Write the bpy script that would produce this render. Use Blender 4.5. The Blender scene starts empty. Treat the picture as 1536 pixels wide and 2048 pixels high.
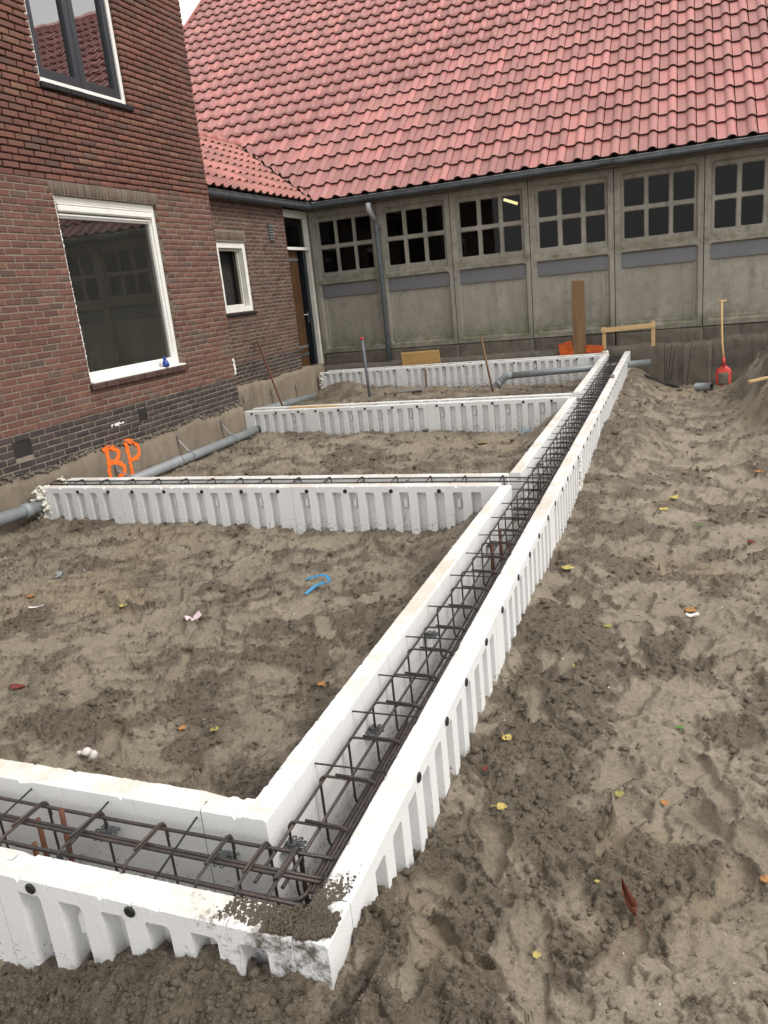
import bpy, math, random
import numpy as np
from mathutils import Matrix, Vector, geometry
random.seed(7)
rng = np.random.default_rng(11)
scene = bpy.context.scene
col = scene.collection
R = math.radians

# ------------------------------------------------------------------ camera, sky, sun, exposure
CAM = np.array([0.0, 0.0, 1.75])
MC = np.array([[0.93531684, 0.34009716, -0.09755166],
               [0.00685096, -0.29307381, -0.95606527],
               [-0.35374492, 0.89355563, -0.27644686]])      # rows: right, down, forward
cd = bpy.data.cameras.new('camera'); cam = bpy.data.objects.new('camera', cd); col.objects.link(cam)
cd.sensor_fit = 'HORIZONTAL'; cd.sensor_width = 36.0; cd.lens = 36.0 * 1536.34 / 1536.0
cd.clip_start = 0.05; cd.clip_end = 400
mw = Matrix.Identity(4)
for i in range(3):
    mw[i][0] = MC[0][i]; mw[i][1] = -MC[1][i]; mw[i][2] = -MC[2][i]; mw[i][3] = CAM[i]
cam.matrix_world = mw
scene.camera = cam

SUN_EL, SUN_AZ = 47.0, 98.0          # azimuth measured from +Y towards +X
world = bpy.data.worlds.new('World'); scene.world = world; world.use_nodes = True
nt = world.node_tree; nt.nodes.clear()
wo = nt.nodes.new('ShaderNodeOutputWorld'); bg = nt.nodes.new('ShaderNodeBackground')
sky = nt.nodes.new('ShaderNodeTexSky'); sky.sky_type = 'NISHITA'; sky.sun_disc = False
sky.sun_elevation = R(SUN_EL); sky.sun_rotation = R(SUN_AZ); sky.air_density = 1.0; sky.dust_density = 3.0; sky.ozone_density = 1.0
hs = nt.nodes.new('ShaderNodeHueSaturation'); hs.inputs['Saturation'].default_value = 0.12
mx = nt.nodes.new('ShaderNodeMix'); mx.data_type = 'RGBA'
mx.inputs[0].default_value = 0.72
mx.inputs[7].default_value = (9.6, 9.5, 9.4, 1)             # the even cloud layer of an overcast day
nt.links.new(sky.outputs[0], hs.inputs['Color']); nt.links.new(hs.outputs[0], mx.inputs[6])
nt.links.new(mx.outputs[2], bg.inputs['Color']); bg.inputs['Strength'].default_value = 0.12
nt.links.new(bg.outputs[0], wo.inputs['Surface'])
sl = bpy.data.lights.new('sun', 'SUN'); sl.energy = 1.25; sl.angle = R(16); sl.color = (1.0, 0.95, 0.87)
sun = bpy.data.objects.new('sun', sl); col.objects.link(sun)
sd = Vector((math.sin(R(SUN_AZ)) * math.cos(R(SUN_EL)), math.cos(R(SUN_AZ)) * math.cos(R(SUN_EL)), math.sin(R(SUN_EL))))
sun.rotation_euler = sd.to_track_quat('Z', 'Y').to_euler()
vs = scene.view_settings; vs.view_transform = 'Standard'; vs.look = 'None'; vs.gamma = 1.0; vs.exposure = 0.60
vs.use_curve_mapping = False
scene.cycles.max_bounces = 8; scene.cycles.transparent_max_bounces = 8
scene.cycles.use_denoising = True; scene.cycles.denoiser = 'OPENIMAGEDENOISE'; scene.cycles.denoising_input_passes = 'RGB_ALBEDO_NORMAL'

# ------------------------------------------------------------------ helpers
def link(o, parent=None, loc=None):
    col.objects.link(o)
    if parent is not None:
        o.parent = parent
        if 'base' in parent:
            b = parent['base']; o.matrix_parent_inverse = Matrix.Translation((-b[0], -b[1], -b[2]))
    return o

def tag(o, label=None, cat=None, group=None, kind=None):
    if label: o['label'] = label
    if cat: o['category'] = cat
    if group: o['group'] = group
    if kind: o['kind'] = kind
    return o

def thing(name, loc, label, cat, group=None):
    o = bpy.data.objects.new(name, None); col.objects.link(o); o.location = loc
    o.empty_display_size = 0.1
    o['base'] = [float(v) for v in loc]
    return tag(o, label, cat, group)

def mesh(name, V, F, smooth=False, colors=None):
    me = bpy.data.meshes.new(name)
    me.from_pydata([tuple(map(float, v)) for v in V], [], [tuple(map(int, f)) for f in F])
    if smooth: me.polygons.foreach_set('use_smooth', [True] * len(me.polygons))
    if colors is not None:
        at = me.color_attributes.new('Col', 'FLOAT_COLOR', 'POINT')
        at.data.foreach_set('color', np.asarray(colors, dtype=np.float32).ravel())
    me.update()
    return me

def obj(name, V, F, mat, parent=None, smooth=False, colors=None):
    me = mesh(name, V, F, smooth, colors); me.materials.append(mat)
    return link(bpy.data.objects.new(name, me), parent)

def inst(name, me, parent=None, mtx=None):
    o = bpy.data.objects.new(name, me); link(o, parent)
    if mtx is not None: o.matrix_basis = mtx
    return o

def bigmesh(name, V, F4=None, F3=None, colors=None, smooth=False):
    V = np.asarray(V, dtype=np.float32); me = bpy.data.meshes.new(name)
    me.vertices.add(len(V)); me.vertices.foreach_set('co', V.ravel())
    n4 = 0 if F4 is None else len(F4); n3 = 0 if F3 is None else len(F3)
    loops = []
    if n4: loops.append(np.asarray(F4, dtype=np.int32).ravel())
    if n3: loops.append(np.asarray(F3, dtype=np.int32).ravel())
    loops = np.concatenate(loops); me.loops.add(len(loops)); me.loops.foreach_set('vertex_index', loops)
    me.polygons.add(n4 + n3)
    st = np.concatenate([np.arange(n4) * 4, n4 * 4 + np.arange(n3) * 3]).astype(np.int32)
    me.polygons.foreach_set('loop_start', st)
    if smooth: me.polygons.foreach_set('use_smooth', np.ones(n4 + n3, dtype=bool))
    if colors is not None:
        at = me.color_attributes.new('Col', 'FLOAT_COLOR', 'POINT')
        at.data.foreach_set('color', np.asarray(colors, dtype=np.float32).ravel())
    me.update(calc_edges=True); me.validate()
    return me

class MB:
    """collects simple solids for one mesh"""
    def __init__(s): s.V = []; s.F = []
    def add(s, V, F):
        k = len(s.V); s.V += [tuple(v) for v in V]; s.F += [tuple(i + k for i in f) for f in F]; return s
    def box(s, lo, hi, ch=0.0, jit=0.0):
        V, F = boxvf(lo, hi, ch)
        if jit: V = [tuple(c + random.uniform(-jit, jit) for c in v) for v in V]
        return s.add(V, F)
    def obox(s, c, ax, ay, az, ch=0.0):
        """oriented box: centre and three half-axis vectors"""
        c, ax, ay, az = map(lambda q: np.array(q, float), (c, ax, ay, az))
        lx, ly, lz = map(np.linalg.norm, (ax, ay, az))
        V, F = boxvf((-lx, -ly, -lz), (lx, ly, lz), ch)
        return s.add([tuple(c + v[0] * ax / lx + v[1] * ay / ly + v[2] * az / lz) for v in V], F)
    def tube(s, pts, r, n=8, cap=True, closed=False):
        V, F = tubevf(pts, r, n, cap, closed); return s.add(V, F)
    def build(s, name, mat, parent=None, smooth=False):
        return obj(name, s.V, s.F, mat, parent, smooth)

def boxvf(lo, hi, ch=0.0):
    x0, y0, z0 = lo; x1, y1, z1 = hi
    if ch <= 0:
        V = [(x0,y0,z0),(x1,y0,z0),(x1,y1,z0),(x0,y1,z0),(x0,y0,z1),(x1,y0,z1),(x1,y1,z1),(x0,y1,z1)]
        F = [(0,3,2,1),(4,5,6,7),(0,1,5,4),(1,2,6,5),(2,3,7,6),(3,0,4,7)]
        return V, F
    ch = min(ch, (x1-x0)*.45, (y1-y0)*.45, (z1-z0)*.45)
    V = []; idx = {}
    for sx in (0, 1):
        for sy in (0, 1):
            for sz in (0, 1):
                X = (x0, x1)[sx]; Y = (y0, y1)[sy]; Z = (z0, z1)[sz]
                dx = ch if sx == 0 else -ch; dy = ch if sy == 0 else -ch; dz = ch if sz == 0 else -ch
                for a in range(3):
                    p = [X + dx, Y + dy, Z + dz]; p[a] = (X, Y, Z)[a]
                    idx[(sx, sy, sz, a)] = len(V); V.append(tuple(p))
    F = []
    g = lambda x, y, z, a: idx[(x, y, z, a)]
    for s_ in (0, 1):
        q = [g(s_,0,0,0), g(s_,1,0,0), g(s_,1,1,0), g(s_,0,1,0)]; F.append(tuple(q if s_ else q[::-1]))
        q = [g(0,s_,0,1), g(0,s_,1,1), g(1,s_,1,1), g(1,s_,0,1)]; F.append(tuple(q if s_ else q[::-1]))
        q = [g(0,0,s_,2), g(1,0,s_,2), g(1,1,s_,2), g(0,1,s_,2)]; F.append(tuple(q if s_ else q[::-1]))
    for a in (0, 1):
        for b in (0, 1):
            q = [g(a,b,0,0), g(a,b,0,1), g(a,b,1,1), g(a,b,1,0)]; F.append(tuple(q if a == b else q[::-1]))
            q = [g(a,0,b,2), g(a,0,b,0), g(a,1,b,0), g(a,1,b,2)]; F.append(tuple(q if a == b else q[::-1]))
            q = [g(0,a,b,1), g(0,a,b,2), g(1,a,b,2), g(1,a,b,1)]; F.append(tuple(q if a == b else q[::-1]))
    for a in (0, 1):
        for b in (0, 1):
            for c in (0, 1):
                q = [g(a,b,c,0), g(a,b,c,1), g(a,b,c,2)]; F.append(tuple(q if (a+b+c) % 2 else q[::-1]))
    return V, F

def tubevf(pts, r, n=8, cap=True, closed=False):
    P = [np.array(p, float) for p in pts]; m = len(P); V = []; F = []
    rr = r if hasattr(r, '__len__') else [r] * m
    up = np.array([0.13, 0.21, 0.97]); prev = None
    for i in range(m):
        if closed: t = P[(i + 1) % m] - P[i - 1]
        else: t = P[min(i + 1, m - 1)] - P[max(i - 1, 0)]
        t = t / (np.linalg.norm(t) + 1e-12)
        a = prev if prev is not None else np.cross(t, up)
        a = a - t * (a @ t)
        if np.linalg.norm(a) < 1e-6: a = np.cross(t, [1.0, 0.1, 0])
        a /= np.linalg.norm(a); b = np.cross(t, a); prev = a
        for k in range(n):
            th = 2 * math.pi * k / n
            V.append(tuple(P[i] + rr[i] * (math.cos(th) * a + math.sin(th) * b)))
    for i in range(m if closed else m - 1):
        j = (i + 1) % m
        for k in range(n):
            k2 = (k + 1) % n
            F.append((i*n+k, i*n+k2, j*n+k2, j*n+k))
    if cap and not closed:
        F.append(tuple(range(n))[::-1]); F.append(tuple((m-1)*n + k for k in range(n)))
    return V, F

def bend(pts, r, k=4):
    """round the corners of a polyline"""
    P = [np.array(p, float) for p in pts]; out = [P[0]]
    for i in range(1, len(P) - 1):
        a, b, c = P[i-1], P[i], P[i+1]
        u = (a-b)/np.linalg.norm(a-b); w = (c-b)/np.linalg.norm(c-b)
        d = min(r, np.linalg.norm(a-b)*.45, np.linalg.norm(c-b)*.45)
        p0, p1 = b+u*d, b+w*d
        for j in range(k+1):
            t = j/k; out.append((1-t)**2*p0 + 2*t*(1-t)*b + t*t*p1)
    out.append(P[-1]); return out

def project(P):
    q = MC @ (np.asarray(P, float) - CAM)
    if q[2] <= 0.05: return None
    return np.array([768 + 1536.34*q[0]/q[2], 1024 + 1536.34*q[1]/q[2], q[2]])

def shown(P, margin=30):
    q = project(P)
    return q is not None and -margin < q[0] < 1536 + margin and -margin < q[1] < 2048 + margin

# ------------------------------------------------------------------ numpy noise
def _hash(ix, iy, seed):
    h = (ix.astype(np.int64) * 374761393 + iy.astype(np.int64) * 668265263 + seed * 982451653) & 0xFFFFFFFF
    h = ((h ^ (h >> 13)) * 1274126177) & 0xFFFFFFFF
    h = ((h ^ (h >> 16)) * 2246822519) & 0xFFFFFFFF
    return ((h ^ (h >> 15)) & 0xFFFFFF) / float(0xFFFFFF)

def vnoise(x, y, seed=0):
    ix = np.floor(x); iy = np.floor(y); fx = x - ix; fy = y - iy
    fx = fx*fx*fx*(fx*(fx*6-15)+10); fy = fy*fy*fy*(fy*(fy*6-15)+10)
    ix = ix.astype(np.int64); iy = iy.astype(np.int64)
    a = _hash(ix, iy, seed); b = _hash(ix+1, iy, seed); c = _hash(ix, iy+1, seed); d = _hash(ix+1, iy+1, seed)
    return ((a*(1-fx)+b*fx)*(1-fy) + (c*(1-fx)+d*fx)*fy) * 2 - 1

def fbm(x, y, seed=0, octv=4, lac=2.07, gain=0.5):
    s = 0; a = 1.0; t = 0
    for o in range(octv):
        s = s + a*vnoise(x*(lac**o)+17.3*o, y*(lac**o)-9.1*o, seed+o*7); t += a; a *= gain
    return s / t

def cells(x, y, seed=0):
    """distance to the nearest feature point and that cell's random number"""
    ix = np.floor(x).astype(np.int64); iy = np.floor(y).astype(np.int64)
    best = np.full(x.shape, 9.0); rid = np.zeros(x.shape)
    for dx in (-1, 0, 1):
        for dy in (-1, 0, 1):
            cx = ix+dx; cy = iy+dy
            px = cx + .5 + .45*(_hash(cx, cy, seed)*2-1); py = cy + .5 + .45*(_hash(cx, cy, seed+5)*2-1)
            d = np.hypot(px-x, py-y); r = _hash(cx, cy, seed+9)
            m = d < best; best = np.where(m, d, best); rid = np.where(m, r, rid)
    return best, rid

def sstep(a, b, x):
    t = np.clip((x-a)/(b-a), 0, 1); return t*t*(3-2*t)

# ------------------------------------------------------------------ materials
def nodes_of(m): return m.node_tree.nodes, m.node_tree.links

def newmat(name, rough=0.6, base=(0.5,0.5,0.5), spec=0.5, metal=0.0):
    m = bpy.data.materials.new(name); m.use_nodes = True
    b = m.node_tree.nodes['Principled BSDF']
    b.inputs['Base Color'].default_value = (*base, 1); b.inputs['Roughness'].default_value = rough
    b.inputs['Specular IOR Level'].default_value = spec; b.inputs['Metallic'].default_value = metal
    return m, b

def N(m, kind, **kw):
    n = m.node_tree.nodes.new(kind)
    for k, v in kw.items():
        if k in n.inputs: n.inputs[k].default_value = v
        else: setattr(n, k, v)
    return n

def L(m, a, b): m.node_tree.links.new(a, b)

def wpos(m):
    g = N(m, 'ShaderNodeNewGeometry'); return g.outputs['Position']

def noise(m, vec, scale, detail=4, rough=0.55, dist=0.0):
    n = N(m, 'ShaderNodeTexNoise'); n.inputs['Scale'].default_value = scale; n.inputs['Detail'].default_value = detail
    n.inputs['Roughness'].default_value = rough; n.inputs['Distortion'].default_value = dist
    L(m, vec, n.inputs['Vector']); return n.outputs['Fac']

def ramp(m, fac, stops):
    n = N(m, 'ShaderNodeValToRGB'); e = n.color_ramp.elements
    while len(e) < len(stops): e.new(0.5)
    for el, (p, c) in zip(e, stops):
        el.position = p; el.color = (*c, 1) if len(c) == 3 else c
    L(m, fac, n.inputs[0]); return n.outputs[0]

def mapr(m, fac, a, b, c=0.0, d=1.0):
    n = N(m, 'ShaderNodeMapRange'); n.inputs[1].default_value = a; n.inputs[2].default_value = b
    n.inputs[3].default_value = c; n.inputs[4].default_value = d
    L(m, fac, n.inputs[0]); return n.outputs[0]

def mixc(m, fac, a, b, mode='MIX'):
    n = N(m, 'ShaderNodeMix'); n.data_type = 'RGBA'; n.blend_type = mode
    for sock, v in ((n.inputs[0], fac), (n.inputs[6], a), (n.inputs[7], b)):
        if isinstance(v, (int, float)): sock.default_value = v
        elif isinstance(v, tuple): sock.default_value = (*v, 1) if len(v) == 3 else v
        else: L(m, v, sock)
    return n.outputs[2]

def math_(m, op, a, b=0.0, clamp=False):
    n = N(m, 'ShaderNodeMath'); n.operation = op; n.use_clamp = clamp
    for sock, v in ((n.inputs[0], a), (n.inputs[1], b)):
        if isinstance(v, (int, float)): sock.default_value = v
        else: L(m, v, sock)
    return n.outputs[0]

def bump(m, b, h, strength=0.3, dist=0.01):
    n = N(m, 'ShaderNodeBump'); n.inputs['Strength'].default_value = strength; n.inputs['Distance'].default_value = dist
    L(m, h, n.inputs['Height']); L(m, n.outputs[0], b.inputs['Normal']); return n

def attr(m, name='Col'):
    n = N(m, 'ShaderNodeAttribute'); n.attribute_name = name; return n

M = {}
def mat_brick():
    m, b = newmat('brick', 0.75, spec=0.35); p = wpos(m); a = attr(m)
    n1 = noise(m, p, 38, 5, .65); n2 = noise(m, p, 4.0, 4); n3 = noise(m, p, 150, 3)
    c = mixc(m, mapr(m, n1, .35, .7, 0, .45), a.outputs['Color'], (0.05, 0.035, 0.03))
    c = mixc(m, mapr(m, n2, .55, .75, 0, .12), c, (.24, .18, .13))
    c = mixc(m, mapr(m, n3, .62, .8, 0, .22), c, (.28, .19, .13))
    L(m, c, b.inputs['Base Color']); L(m, mapr(m, n2, .3, .7, .55, .85), b.inputs['Roughness'])
    bump(m, b, math_(m, 'ADD', n1, n3), .45, .004); return m
def mat_mortar(name, c1, c2):
    m, b = newmat(name, .95, spec=.2); p = wpos(m); n1 = noise(m, p, 30, 5, .7); n2 = noise(m, p, 3, 3)
    c = mixc(m, n2, c1, c2); c = mixc(m, mapr(m, n1, .5, .75, 0, .5), c, tuple(x*.45 for x in c1))
    L(m, c, b.inputs['Base Color']); bump(m, b, n1, .6, .006); return m
def mat_concrete(name, c1, c2, dark=(.07,.065,.055), moss=0.0, wet=0.0):
    m, b = newmat(name, .85, spec=.3); p = wpos(m)
    n1 = noise(m, p, 2.2, 6, .62); n2 = noise(m, p, 55, 4, .7); n3 = noise(m, p, 9, 5, .6, .6)
    c = mixc(m, mapr(m, n1, .3, .7), c1, c2)
    c = mixc(m, mapr(m, n3, .5, .72, 0, .55), c, dark)
    c = mixc(m, mapr(m, n2, .5, .8, 0, .55), c, tuple(x*1.55 for x in c2))
    mp = N(m, 'ShaderNodeMapping'); mp.inputs['Scale'].default_value = (9, 9, .9); L(m, p, mp.inputs['Vector']); n6 = noise(m, mp.outputs[0], 1.0, 5, .62)
    c = mixc(m, mapr(m, n6, .50, .72, 0, .5), c, dark)
    oi = N(m, 'ShaderNodeObjectInfo'); c = mixc(m, mapr(m, oi.outputs['Random'], 0, 1, 0, .35), c, dark)
    if moss:
        sx = N(m, 'ShaderNodeSeparateXYZ'); L(m, p, sx.inputs[0])
        n4 = noise(m, p, 5, 5, .65)
        bands = math_(m, 'ADD', mapr(m, math_(m, 'ABSOLUTE', math_(m, 'SUBTRACT', sx.outputs[2], .80)), 0, .14, 1, 0),
                      mapr(m, math_(m, 'ABSOLUTE', math_(m, 'SUBTRACT', sx.outputs[2], 2.02)), 0, .1, 1, 0), True)
        c = mixc(m, math_(m, 'MULTIPLY', bands, mapr(m, n4, .42, .66, 0, moss)), c, (.10, .10, .025))
        # algae film that spreads up the lower panel
        pale = math_(m, 'MULTIPLY', mapr(m, math_(m, 'ABSOLUTE', math_(m, 'SUBTRACT', sx.outputs[2], 1.35)), .25, .55, 1, 0), mapr(m, n1, .35, .62, 0, .55))
        c = mixc(m, pale, c, (.36, .335, .275))
        low = mapr(m, sx.outputs[2], .75, 1.7, 1, 0)
        c = mixc(m, math_(m, 'MULTIPLY', low, mapr(m, n1, .4, .65, 0, .45)), c, (.085, .085, .05))
    L(m, c, b.inputs['Base Color']); bump(m, b, math_(m, 'ADD', n2, n3), .35, .005); return m
def mat_tile(name, red, dusty, g=.42):
    m, b = newmat(name, g, spec=.6); p = wpos(m); a = attr(m)
    n1 = noise(m, p, 5, 5, .6); n2 = noise(m, p, 70, 4, .7); n3 = noise(m, p, 1.1, 3)
    c = mixc(m, .55, red, a.outputs['Color'], 'MULTIPLY'); c = mixc(m, 1.0, red, a.outputs['Color'], 'MULTIPLY')
    c = mixc(m, mapr(m, n1, .42, .75, 0, .5), c, dusty)
    sx = N(m, 'ShaderNodeSeparateXYZ'); L(m, p, sx.inputs[0])
    lich = math_(m, 'MULTIPLY', mapr(m, n2, .53, .72, 0, .75), mapr(m, sx.outputs[2], 3.2, 5.8, 1.0, .2))
    c = mixc(m, mapr(m, n3, .45, .68, 0, .22), c, (.17, .085, .070))
    c = mixc(m, lich, c, (.15, .115, .085))
    L(m, c, b.inputs['Base Color']); L(m, mapr(m, n1, .3, .7, g-.06, g+.22), b.inputs['Roughness'])
    bump(m, b, n2, .12, .003); return m
def mat_foam():
    m, b = newmat('foam', .62, (.80,.80,.80), .35); p = wpos(m)
    sx = N(m, 'ShaderNodeSeparateXYZ'); L(m, p, sx.inputs[0])
    g = N(m, 'ShaderNodeNewGeometry'); nz = N(m, 'ShaderNodeSeparateXYZ'); L(m, g.outputs['True Normal'], nz.inputs[0])
    v = N(m, 'ShaderNodeTexVoronoi'); v.inputs['Scale'].default_value = 190; L(m, p, v.inputs['Vector'])
    n1 = noise(m, p, 3.2, 6, .68); n2 = noise(m, p, 15, 6, .72, .3); n3 = noise(m, p, 62, 5, .75); n4 = noise(m, p, 1.3, 3)
    top = mapr(m, nz.outputs[2], .5, .9)
    c = mixc(m, mapr(m, v.outputs['Distance'], .0, .9), (.74,.74,.73), (.67,.67,.67))
    st = math_(m, 'MULTIPLY', top, mapr(m, n1, .40, .62, 0, .8))
    c = mixc(m, st, c, (.52, .45, .35))
    st2 = math_(m, 'MULTIPLY', top, mapr(m, n2, .56, .74, 0, .5))
    c = mixc(m, st2, c, (.42, .34, .25))
    c = mixc(m, math_(m, 'MULTIPLY', top, mapr(m, n3, .60, .72, 0, .45)), c, (.30, .25, .19))
    # grubby film on the upright faces
    c = mixc(m, mapr(m, n1, .46, .70, 0, .26), c, (.56, .54, .50))
    c = mixc(m, mapr(m, n2, .60, .74, 0, .20), c, (.42, .38, .32))
    # soil splashes, most along the bottom
    low = mapr(m, sx.outputs[2], .0, .32, .16, -.035)
    sp = mapr(m, math_(m, 'ADD', n3, low), .665, .72, 0, .85)
    c = mixc(m, sp, c, (.085, .066, .047))
    # soil smeared over the near corner
    dx = math_(m, 'SUBTRACT', sx.outputs[0], -.76); dy = math_(m, 'SUBTRACT', sx.outputs[1], 1.20)
    d = math_(m, 'SQRT', math_(m, 'ADD', math_(m, 'MULTIPLY', math_(m, 'MULTIPLY', dx, dx), .42), math_(m, 'MULTIPLY', math_(m, 'MULTIPLY', dy, dy), .55)))
    near = math_(m, 'SUBTRACT', mapr(m, d, .04, .34, .14, -.09), mapr(m, nz.outputs[0], .5, .9, 0, .35))
    c = mixc(m, mapr(m, math_(m, 'ADD', math_(m, 'ADD', math_(m, 'MULTIPLY', n2, .68), math_(m, 'MULTIPLY', n3, .32)), near), .585, .71, 0, .95), c, (.085, .066, .048))
    L(m, c, b.inputs['Base Color'])
    bump(m, b, math_(m, 'ADD', v.outputs['Distance'], math_(m, 'MULTIPLY', n2, 1.5)), .25, .0025); return m
def mat_soil():
    m, b = newmat('soil', .8, spec=.4); p = wpos(m); a = attr(m)
    s = N(m, 'ShaderNodeSeparateColor'); L(m, a.outputs['Color'], s.inputs[0])
    n5 = noise(m, p, 24, 5, .7, .5); n1 = noise(m, p, 1.1, 5, .6); n2 = noise(m, p, 9, 6, .68); n3 = noise(m, p, 70, 5, .75); n4 = noise(m, p, 260, 3, .7)
    smooth_ = mixc(m, mapr(m, n1, .35, .65), (.262,.218,.160), (.328,.280,.212))
    crumb = mixc(m, mapr(m, n2, .3, .7), (.185,.151,.109), (.255,.212,.157))
    f = math_(m, 'ADD', s.outputs[0], math_(m, 'MULTIPLY', math_(m, 'SUBTRACT', n2, .5), 1.1))
    c = mixc(m, mapr(m, f, .25, .75), smooth_, crumb)
    c = mixc(m, s.outputs[1], c, mixc(m, .5, c, (.045,.034,.026)))          # darker, freshly dug humus
    c = mixc(m, s.outputs[2], c, (.27,.215,.145))                            # yellow sand
    c = mixc(m, mapr(m, n3, .48, .70, 0, .50), c, (.075,.058,.041))
    c = mixc(m, mapr(m, n3, .30, .44, .35, 0), c, (.40,.335,.25))
    c = mixc(m, mapr(m, n4, .50, .68, 0, .40), c, (.085,.066,.046))
    c = mixc(m, math_(m, 'MULTIPLY', mapr(m, n5, .52, .66, 0, .5), mapr(m, f, .2, .7, .15, 1)), c, (.085,.066,.046))  # shade between crumbs painted into the hollows of the bump
    c = mixc(m, mapr(m, n4, .72, .78, 0, .6), c, (.42,.36,.28))
    L(m, c, b.inputs['Base Color']); L(m, mapr(m, n1, .35, .65, .58, .9), b.inputs['Roughness'])
    hb = math_(m, 'ADD', math_(m, 'MULTIPLY', n5, -1.8), math_(m, 'MULTIPLY', n3, 1.2)); hb = math_(m, 'MULTIPLY', hb, mapr(m, f, .15, .75, .28, 1.1))
    bump(m, b, math_(m, 'ADD', hb, math_(m, 'MULTIPLY', n4, .3)), 1.0, .018); return m
def mat_simple(name, c, rough=.5, spec=.5, metal=0, var=.15, scale=8, bmp=0, bscale=60):
    m, b = newmat(name, rough, c, spec, metal); p = wpos(m); n1 = noise(m, p, scale, 5, .65)
    L(m, mixc(m, mapr(m, n1, .3, .75), tuple(min(1, x*(1+var)) for x in c), tuple(x*(1-var*1.6) for x in c)), b.inputs['Base Color'])
    if bmp: bump(m, b, noise(m, p, bscale, 4, .7), bmp, .004)
    return m
def mat_wood(name, c1, c2, axis=2, scale=12, rough=.7):
    m, b = newmat(name, rough, c1, .3); p = wpos(m)
    mp = N(m, 'ShaderNodeMapping'); sc = [scale*6]*3; sc[axis] = scale*.25; mp.inputs['Scale'].default_value = sc; L(m, p, mp.inputs['Vector'])
    n1 = noise(m, mp.outputs[0], 1.0, 5, .6, .4); n2 = noise(m, p, 5, 4)
    c = mixc(m, mapr(m, n1, .35, .68), c1, c2); c = mixc(m, mapr(m, n2, .55, .8, 0, .4), c, tuple(x*.5 for x in c2))
    L(m, c, b.inputs['Base Color']); bump(m, b, n1, .25, .004); return m
def mat_steel():
    m, b = newmat('rebar_steel', .5, (.07,.055,.048), .5, .35); p = wpos(m)
    n1 = noise(m, p, 12, 5, .7); n2 = noise(m, p, 120, 3)
    c = mixc(m, mapr(m, n1, .42, .7), (.042,.037,.036), (.072,.047,.037)); c = mixc(m, mapr(m, n2, .5, .8, 0, .5), c, (.16,.14,.13))
    L(m, c, b.inputs['Base Color']); bump(m, b, n2, .3, .002); return m
def mat_rust():
    m, b = newmat('rusty_steel', .8, (.2,.07,.03), .3); p = wpos(m); n1 = noise(m, p, 25, 5, .7)
    L(m, mixc(m, mapr(m, n1, .3, .7), (.16,.062,.032), (.075,.036,.026)), b.inputs['Base Color']); bump(m, b, n1, .4, .003); return m
def mat_glass(name, ior=1.5, tint=(.9,.95,.93), haze=0.0):
    m = bpy.data.materials.new(name); m.use_nodes = True; nd, lk = nodes_of(m); nd.clear()
    o = nd.new('ShaderNodeOutputMaterial'); mixs = nd.new('ShaderNodeMixShader'); fr = nd.new('ShaderNodeFresnel')
    tr = nd.new('ShaderNodeBsdfTransparent'); gl = nd.new('ShaderNodeBsdfGlossy')
    fr.inputs['IOR'].default_value = ior; tr.inputs['Color'].default_value = (*tint, 1); gl.inputs['Roughness'].default_value = .012
    p = wpos(m); nn = noise(m, p, 1.7, 2); bp = N(m, 'ShaderNodeBump'); bp.inputs['Strength'].default_value = .05; bp.inputs['Distance'].default_value = .02
    L(m, nn, bp.inputs['Height']); L(m, bp.outputs[0], gl.inputs['Normal'])
    lk.new(fr.outputs[0], mixs.inputs[0]); lk.new(tr.outputs[0], mixs.inputs[1]); lk.new(gl.outputs[0], mixs.inputs[2])
    last = mixs.outputs[0]
    if haze:
        df = nd.new('ShaderNodeBsdfDiffuse'); df.inputs['Color'].default_value = (.32,.31,.27,1); m2 = nd.new('ShaderNodeMixShader')
        L(m, mapr(m, noise(m, p, 3, 4, .6), .3, .75, haze*.8, haze*1.3), m2.inputs[0]); lk.new(last, m2.inputs[1]); lk.new(df.outputs[0], m2.inputs[2]); last = m2.outputs[0]
    lk.new(last, o.inputs['Surface']); return m

M['brick'] = mat_brick()
M['mortar'] = mat_mortar('pale_mortar', (.26,.222,.172), (.19,.163,.128))
M['raked'] = mat_mortar('raked_joint', (.085,.055,.045), (.05,.038,.033))
M['foundation'] = mat_concrete('foundation_concrete', (.29,.235,.175), (.20,.165,.125), (.10,.082,.062))
M['barn'] = mat_concrete('barn_concrete', (.405,.380,.325), (.275,.255,.215), (.110,.099,.081), moss=.85)
M['plinth'] = mat_concrete('plinth_concrete', (.175,.152,.122), (.115,.10,.08), (.045,.039,.032))
M['tile'] = mat_tile('roof_tile', (.385,.142,.126), (.37,.225,.20))
M['tile_annex'] = mat_tile('annex_tile', (.42,.150,.124), (.37,.20,.165), .5)
M['foam'] = mat_foam()
M['soil'] = mat_soil()
M['white'] = mat_simple('white_paint', (.78,.77,.73), .4, .5, var=.06, scale=5)
M['cream'] = mat_simple('cream_paint', (.66,.64,.57), .5, .4, var=.1, scale=5)
M['anthracite'] = mat_simple('anthracite_paint', (.022,.027,.035), .35, .5, var=.1)
M['strip'] = mat_simple('grey_strip', (.150,.152,.158), .55, .4, var=.06, scale=3)
M['zinc'] = mat_simple('zinc', (.085,.098,.108), .45, .5, .3, var=.25, scale=6)
M['pvc'] = mat_simple('grey_pvc', (.235,.255,.265), .4, .5, var=.12, scale=7)
M['pvc_dark'] = mat_simple('dark_pvc', (.12,.135,.15), .45, .5, var=.2, scale=9)
M['steel'] = mat_steel(); M['rust'] = mat_rust()
M['galv'] = mat_simple('galvanised', (.42,.43,.44), .4, .5, .8, var=.2)
M['cap'] = mat_simple('black_plastic', (.012,.013,.015), .4, .5)
M['spacer'] = mat_simple('grey_plastic', (.085,.095,.095), .5, .4)
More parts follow.
